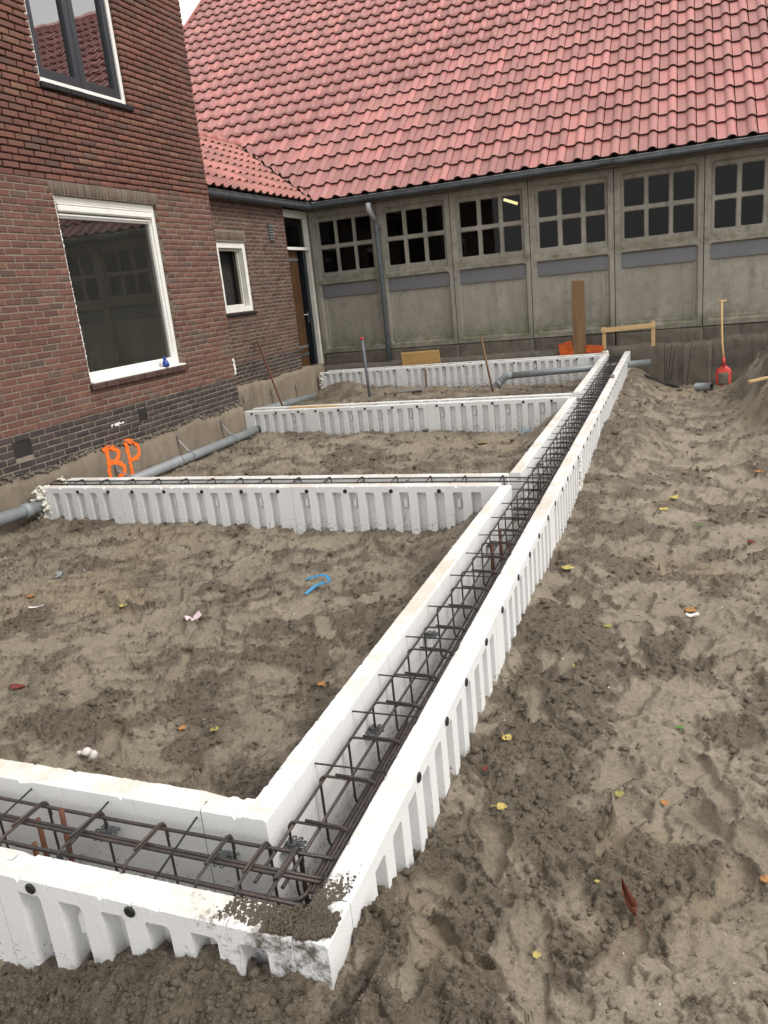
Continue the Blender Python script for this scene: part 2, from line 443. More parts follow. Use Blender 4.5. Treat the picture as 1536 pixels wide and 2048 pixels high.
M['dark'] = mat_simple('dark_interior', (.03,.028,.026), .9, .2)
M['room'] = mat_simple('room_plaster', (.42,.42,.35), .9, .2)
M['glass'] = mat_glass('window_glass', 1.5, (.72,.76,.72))
M['glass_up'] = mat_glass('coated_glass', 4.5, (.35,.37,.37))
M['glass_big'] = mat_glass('picture_glass', 2.0, (.8,.82,.75), .05)
M['glass_barn'] = mat_glass('dusty_glass', 1.3, (.38,.39,.38), .005)
M['ply'] = mat_wood('plywood', (.56,.36,.13), (.46,.28,.10), 0, 3)
M['pine'] = mat_wood('pine', (.60,.42,.21), (.48,.31,.15), 0, 8)
M['oldwood'] = mat_wood('weathered_wood', (.24,.14,.07), (.14,.085,.045), 2, 8)
M['doorwood'] = mat_wood('varnished_door', (.10,.045,.018), (.035,.018,.010), 2, 9, .45)
M['orange'] = mat_simple('orange_board', (.46,.085,.015), .6, .3, var=.3)
M['red'] = mat_simple('red_enamel', (.55,.045,.03), .45, .5, var=.2)
M['paint'] = mat_simple('orange_spray', (.90,.17,.025), .6, .3, var=.12, scale=20)
M['pur'] = mat_simple('pur_foam', (.62,.60,.53), .8, .2, var=.15, scale=20, bmp=.6, bscale=60)
M['blue'] = mat_simple('blue_strap', (.035,.22,.42), .4, .5)
M['bluebottle'] = mat_simple('blue_bottle', (.02,.05,.28), .3, .5)
M['stone'] = mat_simple('grey_stone', (.22,.20,.175), .8, .3, var=.25, scale=30, bmp=.5)
M['paper'] = mat_simple('paper', (.60,.57,.54), .7, .3)
M['lead'] = mat_simple('black_flashing', (.018,.017,.017), .7, .3)

# ------------------------------------------------------------------ ground
LX0, LX1 = -1.115, -0.698            # long beam, outer faces
BEAMS = [(LX0, LX1, 1.169, 13.40), (-5.22, LX1, 1.169, 1.595), (-5.20, LX0, 5.002, 5.345), (-5.30, LX0, 8.780, 9.09), (-6.20, LX0, 13.12, 13.46)]
stamps = []
srng = np.random.default_rng(5)
for k in range(520):
    if k < 290: cx, cy, an = srng.uniform(-.62, 1.6), srng.uniform(.9, 12.5)**1.0, srng.normal(0, .45)
    elif k < 410: cx, cy, an = srng.uniform(-5.0, -1.3), srng.uniform(1.8, 4.9), srng.uniform(0, 6.28)
    elif k < 480: cx, cy, an = srng.uniform(-5.0, -1.3), srng.uniform(5.5, 8.7), srng.uniform(0, 6.28)
    else: cx, cy, an = srng.uniform(-5.8, -1.3), srng.uniform(9.3, 13), srng.uniform(0, 6.28)
    stamps.append((cx, cy, an, srng.uniform(.105, .155), srng.uniform(.042, .058), srng.uniform(.012, .032)))

def macro(x, y):
    h = 0.03 + 0*x
    ins = sstep(LX0+.2, LX0-.05, x)                         # inside the foundation
    slope_in = .03 + (np.clip(-1.8 - x, 0, 3.4))*.026
    h = np.where(x < -.9, slope_in, h)
    d = np.clip(LX0 - x, 0, 9)
    amp = .10 + .17*np.exp(-((y-4.75)/.5)**2) + .19*np.exp(-((y-8.4)/.55)**2) + .05*np.exp(-((y-2.0)/.5)**2)
    h = h + np.where(x < LX0+.02, amp*np.exp(-(d/.30)**2), 0)
    h = h - .07*sstep(9.2, 10.5, y)*(x < -.9)
    h = h + .20*np.exp(-(((x+5.55)/.42)**2 + ((y-12.65)/.34)**2))*(y > 9.2)
    h = h + .07*np.exp(-(((x+4.7)/.4)**2 + ((y-12.75)/.25)**2))*(y > 9.2)
    h = h - .05*np.exp(-((x+5.25)/.22)**2)*(y < 8.7)*(y > 5.3)
    # right of the long beam
    r = x - LX1
    side = .07 + .05*sstep(5, 8.5, y)
    far = -.05*sstep(3, 7, y) - .10*sstep(9, 13, y)
    hr = far + (side - far)*np.exp(-(np.clip(r, 0, 9)/.42)**2)
    hr = hr + .05*sstep(6.0, 3.0, y) 
    hr = hr + .16*np.exp(-(((x+.35)/.30)**2 + ((y-8.0)/.9)**2))
    hr = hr + .235*np.exp(-((np.clip(r, 0, 9)/.33)**2 + ((y-1.12)/.42)**2))
    hr = hr - .10*sstep(12.5, 13.2, y)*sstep(-.55, -.3, x)
    # the heap of dug soil
    hh = (.90+.45*fbm(x*2.4, y*2.4, 73, 5))*np.exp(-(((x-1.85)/.95)**4 + ((y-10.6)/1.9)**4)) + (.50+.3*fbm(x*2.4, y*2.4, 74, 5))*np.exp(-(((x-1.5)/.58)**2 + ((y-8.3)/1.2)**2))
    hr = hr + hh*(1+.55*fbm(x*4.2, y*4.2, 71, 5))
    m = sstep(LX0+.1, LX1-.1, x)
    h = h*(1-m) + hr*m
    # in front of the front beam
    f = sstep(1.45, 1.25, y)
    hf = .0 + .18*sstep(-1.62, -1.05, x)*np.exp(-(np.clip(1.169-y, 0, 9)/.30)**2)*sstep(.1, -.5, x) + .09*np.exp(-(np.clip(1.169-y, 0, 9)/.3)**2)*(x < -.3)
    h = np.where(x < -.6, h*(1-f) + hf*f, np.maximum(h, hf*f*.9 + h*(1-f)))
    return h

def ground(x, y):
    """height, crumb, humus and sand masks"""
    h = macro(x, y)
    wx = x + .10*fbm(x*2.3, y*2.3, 91, 3); wy = y + .10*fbm(x*2.3, y*2.3, 92, 3)
    vx = .045*fbm(x*6, y*6, 93, 3); vy = .045*fbm(x*6, y*6, 94, 3)
    cm = fbm(wx*4.4, wy*4.4, 3, 5, gain=.62)
    bank = np.exp(-((x-LX1-.2)/.28)**2)*sstep(-.75, -.6, x)*.5 + .45*np.exp(-((x-LX0)/.25)**2)*(x < LX0)
    inside = (x < LX0)
    bank = bank + .65*np.exp(-((y-1.0)/.38)**2)*(x < -.2) + .5*sstep(.75, 1.3, x)*(y > 6) + .25*sstep(.4, .9, x)*sstep(2.8, 1.6, y)
    c = .12 + .76*sstep(-.22, .34, cm + bank*.7 - .03)
    cn = .55 + .45*fbm(x*9, y*9, 95, 3)
    P = np.zeros(x.shape); S = np.zeros(x.shape)
    for (cx, cy, an, la, wa, dp) in stamps:
        i = np.nonzero((np.abs(y-cy) < .27) & (np.abs(x-cx) < .27))
        if len(i[0]) == 0: continue
        dx = x[i]-cx+vx[i]; dy = y[i]-cy+vy[i]
        u = -math.sin(an)*dx + math.cos(an)*dy; v = math.cos(an)*dx + math.sin(an)*dy
        w2 = wa*(1 + .12*np.sin(u/la*2.2) - .25*np.exp(-((u+.02)/.035)**2))
        q = (np.abs(u)/la)**3 + (np.abs(v)/w2)**3
        ins = sstep(1.25, .60, q); rim = np.exp(-((q-1.6)/.55)**2)
        S[i] = np.maximum(S[i], ins); P[i] = P[i]*(1-.8*ins) - dp*ins + dp*.55*rim
        c[i] = np.maximum(c[i]*(1-.95*ins), .95*rim*cn[i])
    c = np.clip(c, 0, 1)
    detail = .030*fbm(x*1.15, y*1.15, 21, 4) + .034*fbm(wx*3.9, wy*3.9, 31, 4)
    # small scarps where the crust broke
    t = fbm(wx*2.6, wy*2.6, 41, 5)*3.2; fr = t - np.floor(t)
    detail = detail + .020*(sstep(.44, .50, fr) - fr)*(1-.5*S)
    t = fbm(x*7.5, y*7.5, 51, 4)*2.5; fr = t - np.floor(t)
    detail = detail + .010*(sstep(.44, .52, fr) - fr)*(1-.6*S)
    f1, r1 = cells(wx*17, wy*17, 61); f2, r2 = cells(x*41 + 3*vnoise(x*9, y*9, 8), y*41, 62); f3, r3 = cells(x*95, y*95, 63)
    lump = .030*r1**3*np.clip(1-f1*1.5, 0, 1)**.7 + .019*r2**1.5*np.clip(1-f2*1.4, 0, 1)**.7 + .009*r3*np.clip(1-f3*1.3, 0, 1) + .012*fbm(x*17, y*17, 78, 4)
    detail = detail + c*lump + .004*fbm(x*28, y*28, 77, 3)*(1-.3*S)
    h = h + detail + P
    hum = np.where(inside, .48, .05) + .5*bank + .5*np.exp(-(((x+5.5)/.9)**2+((y-12.5)/.6)**2)) + .35*sstep(9.2, 9.6, y)*inside + .7*sstep(.45, 1.1, x)*sstep(6.5, 8, y)
    hum = np.clip(hum*(.65+.7*fbm(x*1.4, y*1.4, 15, 3)), 0, .9)
    sand = np.clip(sstep(.28, .5, fbm(x*1.1+40, y*1.1, 19, 4))*.75*(1-c*.6), 0, 1)
    # formwork trenches
    for (x0, x1, y0, y1) in BEAMS:
        a = .05
        k = sstep(x0+a-.02, x0+a+.02, x)*sstep(x1-a+.02, x1-a-.02, x)*sstep(y0+a-.02, y0+a+.02, y)*sstep(y1-a+.02, y1-a-.02, y)
        h = h*(1-k) - .10*k
    return h, c, hum, sand

def gz(x, y):
    return float(ground(np.array([float(x)]), np.array([float(y)]))[0][0])

NU, NY = 860, 930
uu = np.linspace(-1.32, .62, NU)
uu = np.concatenate([[-60, -25, -10, -5, -3, -2, -1.6], uu, [.75, 1, 1.5, 2.5, 5, 12, 30, 60]])
y0, y1, pw = .80, 14.2, .4
tt = np.linspace(0, 1, NY); yy = ((1-tt)*y0**-pw + tt*y1**-pw)**(-1/pw)
yy = np.concatenate([[-60, -20, -8, -3, -1, 0, .4, .65], yy, [15, 17, 21, 30, 60, 120]])
wd = np.clip(.8+.9*yy, .9, 14.0)
GX = uu[None, :]*wd[:, None]; GY = np.repeat(yy[:, None], len(uu), 1)
gh, gc, ghum, gsand = ground(GX.ravel(), GY.ravel())
nr, nc = GX.shape
ii = np.arange(nr*nc).reshape(nr, nc)
F4 = np.stack([ii[:-1, :-1], ii[:-1, 1:], ii[1:, 1:], ii[1:, :-1]], -1).reshape(-1, 4)
me = bigmesh('ground', np.stack([GX.ravel(), GY.ravel(), gh], 1), F4, None, np.stack([gc, ghum, gsand, np.ones_like(gc)], 1), True)
me.materials.append(M['soil'])
g_obj = link(bpy.data.objects.new('ground', me)); tag(g_obj, 'trodden muddy sand of the building plot', None, None, 'structure')

# loose crumbs of soil lying on the ground
ICO_V = []
ph = (1+5**.5)/2
for a, b in ((-1, ph), (1, ph), (-1, -ph), (1, -ph)): ICO_V.append((a, b, 0))
for a, b in ((-1, ph), (1, ph), (-1, -ph), (1, -ph)): ICO_V.append((0, a, b))
for a, b in ((ph, -1), (ph, 1), (-ph, -1), (-ph, 1)): ICO_V.append((a, 0, b))
ICO_V = np.array(ICO_V)/math.hypot(1, ph)
ICO_F = np.array([(0,11,5),(0,5,1),(0,1,7),(0,7,10),(0,10,11),(1,5,9),(5,11,4),(11,10,2),(10,7,6),(7,1,8),(3,9,4),(3,4,2),(3,2,6),(3,6,8),(3,8,9),(4,9,5),(2,4,11),(6,2,10),(8,6,7),(9,8,1)])
def clods(name, X, Y, Z, rad, colr, flat=.7):
    n = len(X); V = ICO_V[None]*(1+rng.uniform(-.35, .35, (n, 12, 1)))*rad[:, None, None]
    V[:, :, 2] *= flat; an = rng.uniform(0, 6.28, n); c, s = np.cos(an)[:, None], np.sin(an)[:, None]
    V = np.stack([V[:, :, 0]*c - V[:, :, 1]*s*rng.uniform(.6, 1.2, (n, 1)), V[:, :, 0]*s + V[:, :, 1]*c, V[:, :, 2]], -1)
    V += np.stack([X, Y, Z], -1)[:, None, :]
    F = (ICO_F[None] + (np.arange(n)*12)[:, None, None]).reshape(-1, 3)
    me = bigmesh(name, V.reshape(-1, 3), None, F, np.repeat(colr, 12, 0), True); me.materials.append(M['soil']); return me
nC = 110000
cy = rng.uniform(0, 1, nC); cy = ((1-cy)*.95**-.35 + cy*13.0**-.35)**(-1/.35)
cx = rng.uniform(-1.25, .6, nC)*(.8+.9*cy)
ch_, cc_, chu, csa = ground(cx, cy)
inb = np.zeros(nC, bool)
for (x0, x1, ya, yb) in BEAMS: inb |= (cx > x0-.004) & (cx < x1+.004) & (cy > ya-.004) & (cy < yb+.004)
ok = (rng.uniform(0, 1, nC) < cc_*.85+.03) & ~inb & (cx > -5.2)
cx, cy, ch_, cc_, chu, csa = [q[ok][:30000] for q in (cx, cy, ch_, cc_, chu, csa)]
rad = np.clip(rng.lognormal(-5.5, .6, len(cx)), .002, .020)*np.clip(.50+.19*cy, .7, 3.0)
me = clods('soil_crumbs', cx, cy, ch_+rad*.25, rad, np.stack([np.clip(cc_+.2, 0, 1), chu, csa, np.ones_like(cc_)], 1))
o = link(bpy.data.objects.new('soil_crumbs', me)); tag(o, 'loose crumbs of brown soil scattered over the mud', 'soil', None, 'stuff')

# soil lying on the near corner of the formwork
n = 12000; k = rng.uniform(0, 1, n)
px = np.where(k < .55, rng.uniform(-1.0, -.70, n), rng.uniform(-.785, -.71, n)); py = np.where(k < .55, rng.uniform(1.172, 1.252, n), rng.uniform(1.17, 1.40, n))
ds = np.hypot((px+.75)*.8, (py-1.20)*1.2); keep = (rng.uniform(0, 1, n) < np.exp(-(ds/.14)**2)) & (fbm(px*18, py*18, 88, 3) > -.18)
px, py, ds = px[keep], py[keep], ds[keep]; rad = rng.uniform(.0012, .0048, len(px))
me = clods('spilt_soil', px, py, .398+rad*.4+rng.uniform(0, .010, len(px))*(ds < .08), rad, np.tile([1, .55, 0, 1], (len(px), 1)))
o = link(bpy.data.objects.new('spilt_soil', me)); tag(o, 'dark soil spilt over the near corner of the white formwork', 'soil', None, 'stuff')

# ------------------------------------------------------------------ brick walls
def slab(name, mapf, u0, u1, z0, z1, holes, n0, n1, mat, parent):
    """wall slab between n0 (inside) and n1 (outside) with rectangular openings"""
    us = sorted({u0, u1, *[max(u0, min(u1, h[0])) for h in holes], *[max(u0, min(u1, h[1])) for h in holes]})
    zs = sorted({z0, z1, *[max(z0, min(z1, h[2])) for h in holes], *[max(z0, min(z1, h[3])) for h in holes]})
    solid = {}
    for i in range(len(us)-1):
        for j in range(len(zs)-1):
            um, zm = (us[i]+us[i+1])/2, (zs[j]+zs[j+1])/2
            solid[i, j] = not any(h[0] < um < h[1] and h[2] < zm < h[3] for h in holes)
    V = []; F = []
    def quad(*p):
        k = len(V); V.extend(mapf(*q) for q in p); F.append((k, k+1, k+2, k+3))
    for (i, j), s in solid.items():
        if not s: continue
        a, b, c, d = us[i], us[i+1], zs[j], zs[j+1]
        quad((a, c, n1), (b, c, n1), (b, d, n1), (a, d, n1)); quad((a, d, n0), (b, d, n0), (b, c, n0), (a, c, n0))
        if not solid.get((i-1, j)): quad((a, c, n0), (a, c, n1), (a, d, n1), (a, d, n0))
        if not solid.get((i+1, j)): quad((b, c, n1), (b, c, n0), (b, d, n0), (b, d, n1))
        if not solid.get((i, j-1)): quad((a, c, n0), (b, c, n0), (b, c, n1), (a, c, n1))
        if not solid.get((i, j+1)): quad((a, d, n1), (b, d, n1), (b, d, n0), (a, d, n0))
    return obj(name, V, F, mat, parent)

BF = [(0,1,5,4),(1,2,6,5),(2,3,7,6),(3,0,4,7),(4,5,9,8),(5,6,10,9),(6,7,11,10),(7,4,8,11),(8,9,10,11)]
def brick_geo(mapf, a, b, c, d, nface, ch=.0055, jit=.0018, back=-.045):
    j = lambda: random.uniform(-jit, jit)
    q = [(a+j(), c+j()), (b+j(), c+j()), (b+j(), d+j()), (a+j(), d+j())]
    cxx, czz = (a+b)/2, (c+d)/2
    V = [mapf(u, z, back) for u, z in q] + [mapf(u, z, nface-ch*.8) for u, z in q]
    t = random.uniform(-.0016, .0016)
    for k, (u, z) in enumerate(q):
        V.append(mapf(u + (ch if u < cxx else -ch), z + (ch if z < czz else -ch), nface + t*(1 if k in (0, 3) else -1)))
    return V

def palette(tab):
    w = random.random(); acc = 0
    for p, c in tab:
        acc += p
        if w < acc: break
    k = random.uniform(.82, 1.16)
    return tuple(max(.01, v*k*random.uniform(.95, 1.05)) for v in c)

def place_bricks(bricks, parent, mat, maxn=300):
    """bricks: (V, colour). The largest ones in view become parts, the rest one part"""
    info = []
    for V, c in bricks:
        ctr = np.mean(V[8:12], axis=0); s = 0
        if shown(ctr, 10):
            p = [project(v)[:2] for v in V[8:12]]
            s = abs(sum(p[k][0]*p[(k+1) % 4][1] - p[(k+1) % 4][0]*p[k][1] for k in range(4)))/2
        info.append(s)
    order = sorted(range(len(bricks)), key=lambda k: -info[k])
    single = [k for k in order[:maxn] if info[k] > 0]
    ss = set(single)
    for k in single:
        V, c = bricks[k]; obj('brick', V, BF, mat, parent, False, [(*c, 1)]*12)
    rest = [k for k in range(len(bricks)) if k not in ss]
    if rest:
        V = np.concatenate([np.array(bricks[k][0]) for k in rest]); C = np.concatenate([np.tile((*bricks[k][1], 1), (12, 1)) for k in rest])
        F = (np.array(BF)[None] + (np.arange(len(rest))*12)[:, None, None]).reshape(-1, 4)
        me = bigmesh('brickwork', V, F, None, C); me.materials.append(mat)
        o = link(bpy.data.objects.new('brickwork', me), parent); o['kind'] = 'stuff'

def courses(mapf, u0, u1, z0, z1, holes, pal, nf=0.0, L_=.175, J=.0105, H_=.0596, jz=.0098, anchor=0.0):
    out = []; r = 0; z = z0
    while z + H_ - jz <= z1 + .002:
        c, d = z, z + H_ - jz
        iv = [(u0, u1)]
        for h in holes:
            if h[2] < d - .012 and h[3] > c + .012:
                nv = []
                for a, b in iv:
                    if h[1] <= a or h[0] >= b: nv.append((a, b)); continue
                    if h[0] > a: nv.append((a, h[0]))
                    if h[1] < b: nv.append((h[1], b))
                iv = nv
        off = anchor + (r % 2)*(L_+J)/2 + random.uniform(-.02, .02)
        for a, b in iv:
            st = math.floor((a-off)/(L_+J))*(L_+J)+off; cuts = [a]
            u = st
            while u < b:
                if u > a + .035 and u < b - .035: cuts.append(u + random.uniform(-.005, .005))
                u += L_ + J
            cuts.append(b)
            for i in range(len(cuts)-1):
                p = cuts[i] + (J/2 if i else 0.0); q = cuts[i+1] - (J/2 if i < len(cuts)-2 else 0.0)
                dz = random.uniform(-.0012, .0012)
                out.append((brick_geo(mapf, p, q, c+dz, d+dz, nf + random.uniform(-.0025, .0025)), palette(pal((p+q)/2, z))))
        z += H_; r += 1
    return out

def ring(name, mapf, u0, u1, z0, z1, w, n0, n1, mat, parent, wb=None, wt=None, ch=.004):
    """rectangular frame made of four mitre-less bars"""
    wb = wb or w; wt = wt or w
    mb = MB()
    def bar(a, b, c, d):
        V, F = boxvf((a, c, n0), (b, d, n1), ch); mb.add([mapf(v[0], v[1], v[2]) for v in V], F)
    bar(u0, u0+w, z0, z1); bar(u1-w, u1, z0, z1); bar(u0+w+.0006, u1-w-.0006, z0, z0+wb); bar(u0+w+.0006, u1-w-.0006, z1-wt, z1)
    return mb.build(name, mat, parent)

def ubox(mapf, mb, a, b, c, d, n0, n1, ch=.003):
    V, F = boxvf((a, c, n0), (b, d, n1), ch); mb.add([mapf(v[0], v[1], v[2]) for v in V], F); return mb

def room(name, mapf, u0, u1, z0, z1, n0, n1, mat, parent):
    V = [mapf(*p) for p in ((u0,z0,n1),(u1,z0,n1),(u1,z1,n1),(u0,z1,n1),(u0,z0,n0),(u1,z0,n0),(u1,z1,n0),(u0,z1,n0))]
    return obj(name, V, [(4,5,6,7),(0,1,5,4),(1,2,6,5),(2,3,7,6),(3,0,4,7)], mat, parent)

def lumps(name, pts, r, mat, parent, seed=0, merge=0):
    """irregular row of foam or mortar blobs"""
    rr = np.random.default_rng(seed); V = []; F = []
    for p in pts:
        k = len(V); s = r*rr.uniform(.6, 1.3)
        for v in ICO_V: V.append(tuple(np.array(p) + v*s*rr.uniform(.7, 1.2)))
        F += [tuple(int(i)+k for i in f) for f in ICO_F]
    o = obj(name, V, F, mat, parent, True)
    if merge: md = o.modifiers.new('merge', 'REMESH'); md.mode = 'VOXEL'; md.voxel_size = r*merge; md.use_smooth_shade = True
    return o

# ------------------------------------------------------------------ the house
HX = -5.333; HY1 = 8.765
hm = lambda u, z, n: (HX+n, u, z)
house = thing('brick_house', (HX, 6.5, 0.0), 'red brick house with a large white framed picture window and dark plinth', 'house')
BW = (6.098, 7.668, 1.155, 2.888); UW = (6.228, 7.486, 3.84, 5.35)
VENT = (4.99, 5.20, .66, .80)
PL = .853
wallh = slab('wall', hm, 2.6, HY1, .42, 3.004, [BW, VENT], -.30, -.006, M['mortar'], house)
wallu = slab('upper_wall', hm, 2.6, HY1, 3.004, 6.3, [UW], -.30, -.030, M['raked'], house)
def pal_house(u, z):
    if z < PL - .01: return [(.55, (.040,.035,.036)), (.85, (.055,.043,.040)), (1, (.075,.050,.042))]
    if z > 3.0: return [(.48, (.180,.074,.053)), (.27, (.162,.070,.053)), (.17, (.125,.065,.052)), (.08, (.20,.10,.066))]
    return [(.45, (.152,.068,.051)), (.27, (.136,.064,.050)), (.18, (.168,.080,.057)), (.10, (.118,.074,.060))]
SOL = (6.06, 7.72, 2.888, 3.006)
br = courses(hm, 2.6, HY1, .445, 3.03, [BW, UW, VENT, SOL, (6.05, 7.72, 1.09, 1.155)], pal_house)
br += courses(hm, 2.6, HY1, .445+43*.0596, 6.25, [UW], pal_house, J=.0145, jz=.0145)
u = SOL[0]
while u < SOL[1]-.03:
    br.append((brick_geo(hm, u, u+.041, 2.893, 3.000, random.uniform(-.002, .002)), palette([(.6, (.16,.125,.095)), (1, (.13,.095,.075))]))); u += .0505
place_bricks(br, wallh, M['brick'])
# gable end wall round the corner
em = lambda u, z, n: (u, HY1+n, z)
slab('end_wall', em, -9.6, HX-.012, .42, 6.3, [], -.26, -.008, M['raked'], house)
# foundation, rough cast concrete
def rough_block(name, mapf, u0, u1, z0, z1, nf, back, mat, parent, seed, amp=.012, topamp=.05, du=.045):
    us = np.arange(u0, u1+du*.5, du); zs = np.linspace(0, 1, 12)
    U, T = np.meshgrid(us, zs); top = z1 + topamp*fbm(us*2.1, us*0+seed, seed, 4)
    Z = z0 + (top[None, :]-z0)*T
    Nn = nf + amp*fbm(U*3, Z*5, seed+1, 4) - .020*sstep(.90, 1.0, T)
    V = [mapf(a, b, c) for a, b, c in zip(U.ravel(), Z.ravel(), Nn.ravel())]; k = len(us); F = []
    for j in range(11):
        for i in range(k-1): F.append((j*k+i, j*k+i+1, (j+1)*k+i+1, (j+1)*k+i))
    b0 = len(V); V += [mapf(a, b+.012, back) for a, b in zip(us, top)] + [mapf(a, z0, back) for a in us]
    for i in range(k-1): F.append((11*k+i, 11*k+i+1, b0+i+1, b0+i)); F.append((b0+i, b0+i+1, b0+k+i+1, b0+k+i))
    F.append(tuple([j*k for j in range(12)] + [b0, b0+k])); F.append(tuple([j*k+k-1 for j in range(11, -1, -1)] + [b0+k+k-1, b0+k-1]))
    return obj(name, V, F, mat, parent, True)
rough_block('foundation', hm, 2.6, HY1+.02, -.35, .50, .040, -.25, M['foundation'], house, 4, .016, .055)
# smears of mortar along the top of the foundation
smear = [(HX+.03+random.uniform(-.01, .012), y_, .50+.055*float(fbm(np.array([y_*2.1]), np.array([4.0]), 4, 4)[0])+random.uniform(-.015, .03)) for y_ in np.arange(3.5, 8.75, .011)]
lumps('mortar_smear', smear, .014, M['plinth'], house, 3, .5)
lumps('plaster_patch', [(HX+.004, 6.35+random.uniform(-.10, .10), .70+random.uniform(-.012, .012)) for k in range(26)], .010, M['white'], house, 13, .5)
lumps('pur_foam', [(HX+.006, 8.752+random.uniform(-.012, .012), z) for z in np.arange(.90, 1.10, .012)], .016, M['white'], house, 14, .5)
# picture window
wb = ring('window', hm, BW[0]+.004, BW[1]-.004, BW[2]+.004, BW[3]-.004, .058, -.125, -.052, M['white'], house, wb=.07, wt=.055)
ring('inner_frame', hm, BW[0]+.062, BW[1]-.062, BW[2]+.074, BW[3]-.175, .022, -.13, -.075, M['white'], wb)
mb = MB(); ubox(hm, mb, BW[0]+.075, BW[1]-.075, 2.742, 2.802, -.12, -.030, .012); ubox(hm, mb, BW[0]+.075, BW[1]-.075, 2.808, 2.826, -.12, -.045, .006); mb.build('screen_box', M['white'], wb)
mb = MB(); ubox(hm, mb, BW[0]+.085, BW[1]-.085, 2.706, 2.730, -.115, -.055, .008); mb.build('screen_bar', M['white'], wb)
mb = MB(); ubox(hm, mb, BW[0]+.07, BW[1]-.07, 1.237, 2.735, -.112, -.106, 0); mb.build('pane', M['glass_big'], wb)
mb = MB()
for k in range(8): ubox(hm, mb, BW[0]-.03+k*.204, BW[0]-.03+k*.204+.196, 1.088, 1.146, -.10, .045+random.uniform(-.003, .003), .007)
mb.build('sill', mat_simple('sill_brick', (.075,.04,.034), .7, .35, var=.3, scale=14, bmp=.3), wb)
mb = MB(); ubox(hm, mb, BW[0]+.0, BW[1]-.0, 1.1475, 1.169, -.05, .032, .005); mb.build('sill_strip', M['white'], wb)
lumps('sealant', [(HX-.010+random.uniform(-.006, .004), BW[0]+random.uniform(.0, .012), z) for z in np.arange(1.2, 2.87, .006)], .0075, M['white'], wb, 5, .45)
room('room', hm, BW[0]-.6, BW[1]+.7, .6, 3.0, -.301, -4.2, M['room'], house)
mb = MB(); ubox(hm, mb, 7.33, 7.60, 1.0, 2.7, -.75, -.70, .01); mb.build('curtain', mat_simple('net_curtain', (.30,.30,.26), .9, .2), house)
# upper window
wu = ring('window', hm, UW[0]+.004, UW[1]-.004, UW[2]+.004, UW[3]-.004, .046, -.12, -.040, M['white'], house)
for a, b in ((UW[0]+.054, 6.853), (6.861, UW[1]-.054)):
    sa = ring('sash', hm, a, b, UW[2]+.054, UW[3]-.054, .070, -.115, -.055, M['anthracite'], wu, wb=.085)
    mb = MB(); ubox(hm, mb, a+.066, b-.066, UW[2]+.135, UW[3]-.12, -.098, -.090, 0); mb.build('pane', M['glass_up'], wu)
mb = MB()
for k in range(7): ubox(hm, mb, UW[0]-.02+k*.188, UW[0]-.02+k*.188+.180, 3.785, 3.834, -.10, .030+random.uniform(-.003, .003), .006)
mb.build('sill', M['lead'], wu)
lumps('sealant', [(HX-.012+random.uniform(-.006, .004), UW[0]+random.uniform(-.002, .012), z) for z in np.arange(3.86, 5.3, .006)], .0065, M['white'], wu, 6, .45)
room('upper_room', hm, UW[0]-.4, UW[1]+.4, 3.3, 5.6, -.301, -3.5, M['room'], house)
# air brick opening and small vent
vr = room('air_vent', hm, VENT[0], VENT[1], VENT[2], VENT[3], -.004, -.16, M['dark'], house)
mb = MB()
for k in range(3): ubox(hm, mb, VENT[0]+.002, VENT[1]-.002, VENT[2]+.03+k*.040, VENT[2]+.038+k*.040, -.10, -.05, 0)
mb.build('vent_bar', M['rust'], vr)
mb = MB(); ubox(hm, mb, 6.72, 6.73, .66, .80, -.004, .006, 0); ubox(hm, mb, 6.83, 6.84, .66, .80, -.004, .006, 0); ubox(hm, mb, 6.732, 6.828, .67, .79, -.004, .003, 0); mb.build('small_vent', M['dark'], house)
# sprayed letters on the foundation
def stroke(pts, w, seed):
    rr = np.random.default_rng(seed); P = bend(pts, .05, 4); V = []; F = []; m = len(P)
    fine = []
    for i in range(m-1):
        n_ = max(1, int(np.linalg.norm(P[i+1]-P[i])/.012))
        for j in range(n_): fine.append(P[i] + (P[i+1]-P[i])*j/n_)
    fine.append(P[-1])
    for i, p in enumerate(fine):
        t = fine[min(i+1, len(fine)-1)] - fine[max(i-1, 0)]; t = t/(np.linalg.norm(t)+1e-9); nn = np.array([-t[1], t[0]])
        for s in (-1, 1):
            q = p + nn*s*w*rr.uniform(.55, 1.4)
            sn = .040 + .016*float(fbm(np.array([q[0]*3]), np.array([q[1]*5]), 5, 4)[0])
            for dn in (sn-.004, sn+.0035): V.append(hm(q[0], q[1], dn))
    for i in range(len(fine)-1):
        a, b = i*4, (i+1)*4; F += [(a+1, b+1, b+3, a+3), (a, a+2, b+2, b), (a, b, b+1, a+1), (a+2, a+3, b+3, b+2)]
    return V, F
mb = MB()
for k, st in enumerate([[(6.082,.521),(6.071,.408),(6.05,.19)], [(6.02,.49),(6.077,.522),(6.204,.485),(6.265,.415),(6.194,.355),(6.071,.362)], [(6.084,.359),(6.21,.345),(6.29,.27),(6.28,.205),(6.15,.185)]]):
    mb.add(*stroke(st, .024, k))
mb.build('painted_letter', M['paint'], house)['label'] = 'orange sprayed letter B on the concrete foundation'
mb = MB()
for k, st in enumerate([[(6.385,.495),(6.384,.354),(6.391,.16)], [(6.338,.498),(6.388,.518),(6.52,.49),(6.575,.40),(6.54,.325),(6.376,.31)]]): mb.add(*stroke(st, .024, 10+k))
mb.build('painted_letter', M['paint'], house)['label'] = 'orange sprayed letter P on the concrete foundation'

